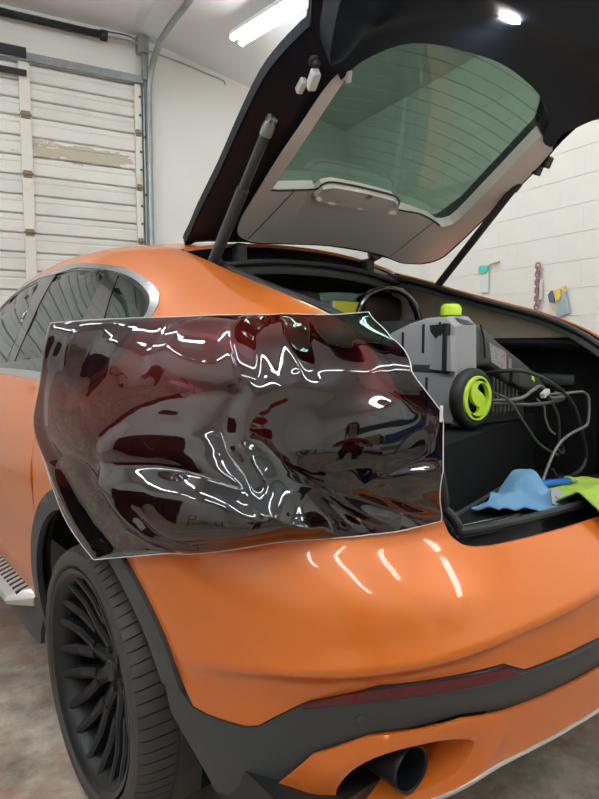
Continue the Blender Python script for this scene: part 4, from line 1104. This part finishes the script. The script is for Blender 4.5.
b = MB(); b.prism([(.153, 1.243), (.170, 1.234), (.176, 1.193), (.160, 1.200)], f, -.002, .0025); b.build('side_label', M['label'], pw)
b = MB(); b.prism([(.165, 1.165), (.205, 1.150), (.205, 1.185), (.165, 1.20)], f, -.01, .012); b.build('cord_outlet', M['black'], pw)
b = MB(); b.prism([(.288, 1.170), (.305, 1.160), (.296, 1.185)], f, -.004, .004); b.build('lime_tab', M['lime'], pw)
# lime filler cap
b = MB(); b.lathe([(0, .040), (.020, .040), (.026, .036), (.030, .028), (.030, .008), (.022, .004), (.020, -.02), (0, -.02)], 12, Matrix.Translation((-.060, -.488, 1.357))); b.build('lime_cap', M['lime'], pw, True, 30)
# wheels with the S-shaped spoke
def washer_wheel(y, sgn):
    T = Matrix.Translation((-.052, y, 1.129)) @ Matrix.Rotation(R(90*sgn), 4, 'X')       # local z outwards
    b = MB(); b.lathe([(.058, -.040), (.072, -.040), (.081, -.034), (.085, -.026), (.085, -.012), (.081, -.003), (.074, .002), (.066, .002), (.062, -.004), (.058, -.01)], 48, T, True)
    wq = b.build('wheel', M['rubber'], pw, True, 40)
    b = MB(); b.lathe([(.063, -.006), (.064, .004), (.062, .007), (.050, .007), (.048, .004), (.048, -.006)], 48, T, True); b.build('lime_rim', M['lime'], wq, True, 40)
    b = MB(); b.lathe([(0, -.03), (.058, -.03), (.058, -.034), (0, -.034)], 32, T); b.build('wheel_back', M['black'], wq)
    # S: a thick ribbon through the centre
    cl_ = crv([(.034, .040), (.014, .050), (-.008, .044), (-.020, .028), (-.014, .010), (.0, 0), (.014, -.010), (.020, -.028), (.008, -.044), (-.014, -.050), (-.034, -.040)], 6)
    V = []; F = []; n = len(cl_)
    for i, p in enumerate(cl_):
        q = cl_[min(i+1, n-1)]-cl_[max(i-1, 0)]; q /= np.linalg.norm(q); nr = np.array([-q[1], q[0]]); t = i/(n-1); wd = .004+.016*math.sin(math.pi*t)**2
        for k, z in ((-1, -.004), (-1, .007), (1, .007), (1, -.004)): V.append(T @ Vector((p[0]+nr[0]*wd*k, p[1]+nr[1]*wd*k, z)))
    F = [(i*4+k, i*4+(k+1) % 4, (i+1)*4+(k+1) % 4, (i+1)*4+k) for i in range(n-1) for k in range(4)]+[(0, 1, 2, 3), (n*4-4, n*4-3, n*4-2, n*4-1)]
    obj('s_spoke', V, F, M['lime'], wq)
washer_wheel(YF-.038, 1); washer_wheel(YR+.03, -1)
# carrying handle arch behind the housing
b = MB(); b.tube(crv([(-.118, -.15, 1.20), (-.118, -.15, 1.33), (-.110, -.15, 1.375), (-.092, -.15, 1.414), (-.042, -.15, 1.455), (.042, -.15, 1.472), (.115, -.15, 1.460), (.168, -.15, 1.420), (.200, -.15, 1.355), (.212, -.15, 1.28), (.212, -.15, 1.20)], 5), [.007]*6+[.0075]*5+[.008]*15+[.010]*8+[.013]*17, 10)
b.build('handle', M['gloss'], pw, True)
# cords hanging over the front of the box
def cord(name, pts, r, m, label, g=None):
    b = MB(); b.tube(crv(pts, 6), r, 8); return tag(b.build(name, m, None, True), label, 'cord', g)
cord('lance_tube', [(.045, -.56, 1.115), (.081, -.63, 1.125), (.153, -.63, 1.147), (.185, -.63, 1.156), (.214, -.632, 1.145), (.244, -.634, 1.119), (.326, -.636, 1.118)], .0052, M['cordgrey'], 'grey cord crossing the washer front and bending over at its middle')
cord('hose', [(.045, -.57, 1.108), (.118, -.645, 1.106), (.24, -.645, 1.108), (.308, -.64, 1.113), (.331, -.60, 1.128)], .0055, M['wash'], 'dark hose lying straight along the foot of the pressure washer')
cord('power_cord', [(.025, -.555, 1.145), (.035, -.62, 1.125), (.062, -.65, 1.07), (.139, -.655, .997), (.208, -.66, .96), (.243, -.665, .947)], .0035, M['wash'], 'thin dark cord hanging diagonally down from the lime wheel to the knot')
cord('extension_cord', [(.26, -.60, 1.125), (.274, -.66, 1.132), (.334, -.67, 1.134), (.378, -.67, 1.130), (.409, -.67, 1.107), (.411, -.67, 1.037), (.381, -.67, 1.02), (.32, -.67, 1.01), (.256, -.67, .991), (.212, -.67, .962), (.181, -.67, .924), (.145, -.672, .875), (.10, -.70, .860)], .0042, M['cordgrey'], 'light grey cord with a square loop hanging at the right of the trunk')
cord('thick_hose', [(.060, -.53, 1.195), (.066, -.60, 1.205), (.09, -.64, 1.203), (.165, -.66, 1.178), (.281, -.66, 1.131), (.346, -.66, 1.078), (.388, -.66, 1.012), (.422, -.66, .945), (.423, -.66, .905), (.389, -.66, .878), (.316, -.66, .868), (.250, -.66, .876), (.222, -.66, .905)], .0058, M['cord'], 'thick black cord looping from the washer nose down to the sill')
cord('thin_cord', [(.18, -.625, 1.118), (.179, -.65, 1.097), (.188, -.65, 1.064), (.215, -.65, 1.026), (.248, -.65, 1.008)], .003, M['cordgrey'], 'short thin grey cord with a free end in front of the black box')
cord('cable', [(.19, -.632, 1.15), (.236, -.655, 1.085), (.26, -.655, 1.035), (.264, -.655, .985), (.285, -.655, .965), (.268, -.668, .955), (.239, -.675, .956), (.228, -.668, .97)], .0042, M['cord'], 'black cord tied in a small knot in front of the black box')
b = MB(); b.box((-.0, -.008, -.008), (.035, .008, .008), Matrix.Translation((.175, -.645, 1.128)) @ Matrix.Rotation(R(-25), 4, 'Y'), .003)
tag(b.build('plug', M['clear']), 'small white plug lying among the cords by the washer', 'plug')
# yellow-green box on the rear shelf
b = MB(); b.box((.135, .24, 1.365), (.285, .34, 1.458), bev=.008)

tb = b.build('yellow_box', M['yellow'], None, True)
tb.data.set_sharp_from_angle(angle=R(40))
tag(tb, 'yellow green box standing on the rear seat back inside the car', 'box')
b = MB(); b.box((.128, .238, 1.368), (.140, .342, 1.455), bev=.003); b.build('box_end', M['clear'], tb)
# ------------------------------------------------------------------ cloths and small tools on the sill
def cloth(name, outline, zf, m, label, sp=.012, th=.004):
    """towel: an outline on the sill, raised into folds by zf(x, y)"""
    o = slab(name, outline, lambda u, v, h: np.array([u, v, zf(u, v)+h]), th, 0, m, None, (), sp); tag(o, label, 'cloth'); return o
def nz3(x, y, f, s): return noise.noise(Vector((x*f, y*f, s)))
gc = [tuple(p) for p in crv([(.02, -.69), (-.03, -.76), (-.075, -.85), (-.115, -.93), (-.128, -.99), (-.115, -1.02), (-.02, -1.025), (.12, -1.045), (.27, -1.03), (.37, -1.015), (.385, -.99), (.36, -.88), (.34, -.74), (.32, -.70), (.15, -.665)], 3)]
def zg(x, y):
    return np.interp(y, [-1.04, -1.01, -.985, -.965, -.94, -.90, -.865, -.82, -.66], [.79, .835, .868, .897, .915, .926, .905, .874, .866])+.007*nz3(x, y, 9, 2.)+.009*abs(nz3(x, y, 17, 5.))+.010*math.exp(-((x-.35*y-.50)/.02)**2)
cloth('green_cloth', gc, zg, M['greencloth'], 'lime green microfibre cloth spread over the rear sill at the right')
bc = [tuple(p) for p in crv([(-.245, -.72), (-.22, -.69), (-.17, -.695), (-.12, -.68), (-.05, -.655), (.02, -.66), (.05, -.71), (.045, -.77), (.01, -.815), (-.05, -.845), (-.085, -.83), (-.11, -.80), (-.16, -.785), (-.22, -.77)], 4)]
def zb(x, y):
    r1 = math.exp(-((x+.02-.5*(y+.70))/.05)**2-((y+.70)/.055)**2)
    r2 = math.exp(-(((y+.745)-.05*(x+.2))/.022)**2)*min(1, max(0, (x+.26)/.06))*math.exp(-(max(0, x+.08)/.08)**2)
    r3 = math.exp(-((x-.02)/.02)**2)*.018
    r4 = .022*math.exp(-((x-.55*y-.41)/.016)**2)+.016*math.exp(-((x+.7*y+.60)/.014)**2)
    return .864+.060*r1+.032*r2+r3+r4*min(1, max(0, (y+.86)/.05))+.010*nz3(x, y, 24, 9.)+.012*abs(nz3(x, y, 13, 3.))
cloth('blue_cloth', bc, zb, M['bluecloth'], 'pale blue microfibre cloth bunched up on the sill left of the green cloth', .007)
# grey scraper blade lying on the green cloth
b = MB(); sc_ = [Vector(p) for p in [(-0.0516, -0.8061, 0.9083), (-0.0316, -0.8151, 0.9136), (-0.0334, -0.8329, 0.895), (-0.0383, -0.8644, 0.861), (-0.0461, -0.8609, 0.859), (-0.0716, -0.8225, 0.8783)]]
sn = (sc_[1]-sc_[0]).cross(sc_[3]-sc_[0]).normalized()
if sn.z < 0: sn = -sn
def sf(u, v, h): return sc_[int(u)]+sn*h
b.prism([(i, 0) for i in range(6)], sf, 0, .004)
gs = tag(b.build('scraper', M['greyp']), 'grey plastic wedge shaped scraper leaning on the blue and green cloths', 'scraper')
for t1, t2 in ((.30, .42), (.42, .50)):
    c = sc_[0].lerp(sc_[3], t1).lerp(sc_[5], .25); T = Matrix.Translation(c) @ sn.to_track_quat('Z', 'Y').to_matrix().to_4x4()
    b = MB(); b.lathe([(.0015, .0042), (.0030, .0042), (.0030, .0050), (.0015, .0050)], 12, T, True); b.build('hole_rim', M['clad'], gs)
b = MB(); T = Matrix.Translation((.135, -.715, .885)) @ Matrix.Rotation(R(-14), 4, 'Z')
b.box((-.055, -.011, -.008), (.06, .011, .010), T, .006); kn = tag(b.build('knife', M['bluep'], None, True), 'shiny blue film knife on the green cloth behind the grey scraper', 'knife')
b = MB(); b.box((.06, -.007, -.002), (.085, .007, .002), T, .001); b.build('blade', M['alu'], kn)
# ================================================================== what the film mirrors: the photographer and the room behind the camera
def xy(lat, dep): 
    f_ = Vector((math.sin(PSI), math.cos(PSI), 0)); r_ = Vector((math.cos(PSI), -math.sin(PSI), 0))
    return Vector((CAMPOS.x, CAMPOS.y, 0))+f_*dep+r_*lat
def skin(name, nodes, edges, m, parent=None, sub=2, root=0):
    me = bpy.data.meshes.new(name); me.from_pydata([n[0] for n in nodes], edges, []); o = bpy.data.objects.new(name, me); COL.objects.link(o)
    o.modifiers.new('s', 'SKIN'); sv = me.skin_vertices[0].data
    for i, n in enumerate(nodes): sv[i].radius = n[1] if hasattr(n[1], '__len__') else (n[1], n[1])
    sv[root].use_root = True
    mo = o.modifiers.new('d', 'SUBSURF'); mo.levels = sub; mo.render_levels = sub
    dg = bpy.context.evaluated_depsgraph_get(); ev = o.evaluated_get(dg); m2 = bpy.data.meshes.new_from_object(ev)
    o.modifiers.clear(); o.data = m2; bpy.data.meshes.remove(me)
    for k in (m if isinstance(m, list) else [m]): m2.materials.append(k)
    m2.polygons.foreach_set('use_smooth', [True]*len(m2.polygons))
    if parent is not None: setpar(o, parent)
    return o
def pp_(lat, z, dep): p = xy(lat, dep); return (p.x, p.y, z)
pn = [(pp_(0, .95, -.42), (.15, .11)), (pp_(0, 1.12, -.43), (.135, .10)), (pp_(0, 1.30, -.44), (.16, .115)), (pp_(0, 1.43, -.44), (.12, .09)), (pp_(0, 1.51, -.43), (.055, .055)), (pp_(0, 1.60, -.41), (.075, .088)), (pp_(0, 1.70, -.42), (.072, .088)),
      (pp_(-.19, 1.41, -.44), .058), (pp_(-.27, 1.17, -.36), .046), (pp_(-.12, 1.235, -.14), .034), (pp_(-.085, 1.262, -.085), .03),
      (pp_(.19, 1.41, -.44), .058), (pp_(.27, 1.17, -.36), .046), (pp_(.12, 1.235, -.14), .034), (pp_(.085, 1.262, -.085), .03),
      (pp_(-.10, .86, -.42), .10), (pp_(-.11, .48, -.39), .06), (pp_(-.11, .09, -.44), .042), (pp_(.10, .86, -.42), .10), (pp_(.11, .48, -.39), .06), (pp_(.11, .09, -.44), .042)]
pe = [(0, 1), (1, 2), (2, 3), (3, 4), (4, 5), (5, 6), (3, 7), (7, 8), (8, 9), (9, 10), (3, 11), (11, 12), (12, 13), (13, 14), (0, 15), (15, 16), (16, 17), (0, 18), (18, 19), (19, 20)]
man = skin('person', pn, pe, [M['skin'], M['shirt'], M['jeans']], None, 2, 0)
C0 = xy(0, 0)
for p in man.data.polygons:
    c = p.center; lat = abs((Vector((c.x, c.y, 0))-C0).dot(Vector((math.cos(PSI), -math.sin(PSI), 0)))); dep = (Vector((c.x, c.y, 0))-C0).dot(Vector((math.sin(PSI), math.cos(PSI), 0)))
    if c.z < .98 and dep < -.30: p.material_index = 2
    elif c.z < 1.475 and dep < -.30: p.material_index = 1
tag(man, 'person in a red shirt and dark trousers holding up a phone behind the rear wheel', 'person')
b = MB(); hd = Matrix.Translation(pp_(0, 1.655, -.445)) @ Matrix.Rotation(-PSI, 4, 'Z')
b.lathe([(0, .125), (.05, .115), (.085, .08), (.098, .03), (.098, -.03), (.09, -.09)], 20, hd); b.build('hair', M['hair'], man, True)
face = Matrix.Translation(pp_(0, 1.63, -.325)) @ Matrix.Rotation(-PSI, 4, 'Z')
for e in (-1, 1):
    b = MB(); b.lathe([(0, .012), (.008, .009), (.011, 0), (.008, -.009), (0, -.012)], 12, face @ Matrix.Translation((e*.032, -.004, .02))); b.build('eye', M['white'], man, True)
    b = MB(); b.tube([face @ Vector((e*.08, -.10, .03)), face @ Vector((e*.088, -.11, 0)), face @ Vector((e*.08, -.10, -.03))], [.008, .013, .008], 8); b.build('ear', M['skin'], man, True)
b = MB(); b.tube([face @ Vector((0, -.004, .02)), face @ Vector((0, .012, -.01)), face @ Vector((0, .0, -.02))], [.007, .012, .008], 8); b.build('nose', M['skin'], man, True)
b = MB(); b.tube([face @ Vector((-.024, -.006, -.045)), face @ Vector((0, .002, -.047)), face @ Vector((.024, -.006, -.045))], [.004, .007, .004], 8); b.build('mouth', M['redtool'], man, True)
for e in (-1, 1):
    for k, (dz, ln) in enumerate([(.028, .9), (.010, 1.0), (-.008, .95), (-.026, .75)]):
        fn = [(pp_(e*.088, 1.262+dz, -.075), .011), (pp_(e*.086, 1.265+dz, -.045), .0095), (pp_(e*.078, 1.266+dz, -.028), .009), (pp_(e*(.078-.022*ln), 1.266+dz, -.026), .008)]
        skin('finger', fn, [(0, 1), (1, 2), (2, 3)], M['skin'], man, 1)
    skin('thumb', [(pp_(e*.082, 1.285, -.085), .012), (pp_(e*.072, 1.30, -.065), .010), (pp_(e*.050, 1.295, -.058), .009)], [(0, 1), (1, 2)], M['skin'], man, 1)
    b = MB(); T = Matrix.Translation(pp_(e*.11, .045, -.39)) @ Matrix.Rotation(-PSI, 4, 'Z'); b.box((-.045, -.11, -.045), (.045, .17, .04), T, .03); b.build('shoe', M['black'], man, True)
b = MB(); T = Matrix.Translation(pp_(0, 1.277, -.045)) @ Matrix.Rotation(-PSI, 4, 'Z'); b.box((-.074, -.005, -.038), (.074, .004, .038), T, .004)
ph = tag(b.build('phone', M['gloss']), 'black phone held sideways by the person in the red shirt', 'phone')
b = MB(); T2 = T @ Matrix.Rotation(R(-90), 4, 'X'); b.lathe([(0, .006), (.006, .006), (.007, .004)], 16, T2 @ Matrix.Translation((-.05, 0, 0))); b.build('lens', M['chrome'], ph)
# shelf rack with boxes, invented behind the camera for the film to mirror (room frame)
def rack(x0, y0, label):
    e = empty('added_shelf_rack'); e.location = RM @ Vector((x0, y0, 0)); e.rotation_euler = (0, 0, RA); tag(e, label, 'shelf')
    for x in (0, 1.6):
        for y in (0, .45):
            b = MB(); b.box((x-.02, y-.02, 0), (x+.02, y+.02, 2.2)); o = b.build('post', M['shelf']); o.parent = e
    for z in (.25, .85, 1.45, 2.05):
        b = MB(); b.box((-.02, -.02, z), (1.62, .47, z+.03)); o = b.build('shelf', M['shelf']); o.parent = e
    return e
rack(-5.2, -8.4, 'grey steel shelf rack with boxes, added behind the camera for the film to mirror'); 
mats_ = [('cardboard_box', M['card'], 'cardboard box'), ('blue_bin', M['binblue'], 'blue storage bin'), ('white_box', M['white'], 'white box')]
hts = ['bottom', 'second', 'third']
sd = ['left', 'middle', 'right']
for k, z in enumerate((.28, .88, 1.48)):
    for j in range(3):
        nm, m_, lb2 = mats_[(k+j) % 3]; w_ = .36+.04*((k*3+j) % 3)
        b = MB(); b.box((-5.2+.08+.52*j, -8.37, z), (-5.2+.08+.52*j+w_, -8.0, z+.30+.05*((j+k) % 2)), bev=.008); o = rbuild(b, nm, m_)
        tag(o, f'{lb2} at the {sd[j]} of the {hts[k]} shelf on the added steel rack', 'box')
# workbench with a wooden top, unseen and invented for the film's reflections
e = empty('workbench'); e.location = RM @ Vector((-7.9, -8.2, 0)); e.rotation_euler = (0, 0, RA); tag(e, 'added workbench with a pale wooden top along the left wall, for the film to mirror', 'workbench')
b = MB(); b.box((0, 0, .86), (.75, 3.0, .92), bev=.006); o = b.build('bench_top', M['wood']); o.parent = e
for x in (.05, .70):
    for y in (.06, 2.94):
        b = MB(); b.box((x-.04, y-.04, 0), (x+.04, y+.04, .86)); o = b.build('leg', M['shelf']); o.parent = e
# wall windows and a dark door on the front wall
b = MB(); b.box((-3.2, YB, 0), (-2.2, YB+.06, 2.1)); d2 = tag(rbuild(b, 'door_2', M['clad']), None, None, None, 'structure')
b = MB(); b.tube([(-2.32, YB+.06, 1.0), (-2.32, YB+.11, 1.0), (-2.44, YB+.11, 1.0)], .011, 8); rchild(b, 'door_handle', M['chrome'], d2, True)

# unseen dark cabinets, added so the film's left part mirrors something dark
for k, (y0, lb3) in enumerate([(-3.3, 'black cabinet added for dark film reflections, nearest the garage door'), (-2.25, 'middle one of the three black cabinets added for dark film reflections'), (-1.2, 'black cabinet added for dark film reflections, in the back corner by the wall')][:2]+[(-4.35, 'black cabinet added for dark film reflections, nearest the workbench')]):
    e = empty('added_cabinet'); e.location = RM @ Vector((-8.15, y0, 0)); e.rotation_euler = (0, 0, RA); tag(e, lb3, 'cabinet', 'black cabinets added for the film to mirror')
    b = MB(); b.box((0, 0, .08), (.6, 1.0, 2.05), bev=.01); o = b.build('body', M['black']); o.parent = e
    for q in range(2):
        b = MB(); b.box((.6, .015+.49*q, .10), (.622, .495+.49*q, 2.03), bev=.006); o = b.build('door', M['black']); o.parent = e
        b = MB(); b.tube([(.63, .44+.11*q, 1.0), (.645, .44+.11*q, 1.05), (.645, .44+.11*q, 1.2), (.63, .44+.11*q, 1.25)], .008, 6); o2 = b.build('door_handle', M['chrome'], None, True); o2.parent = o
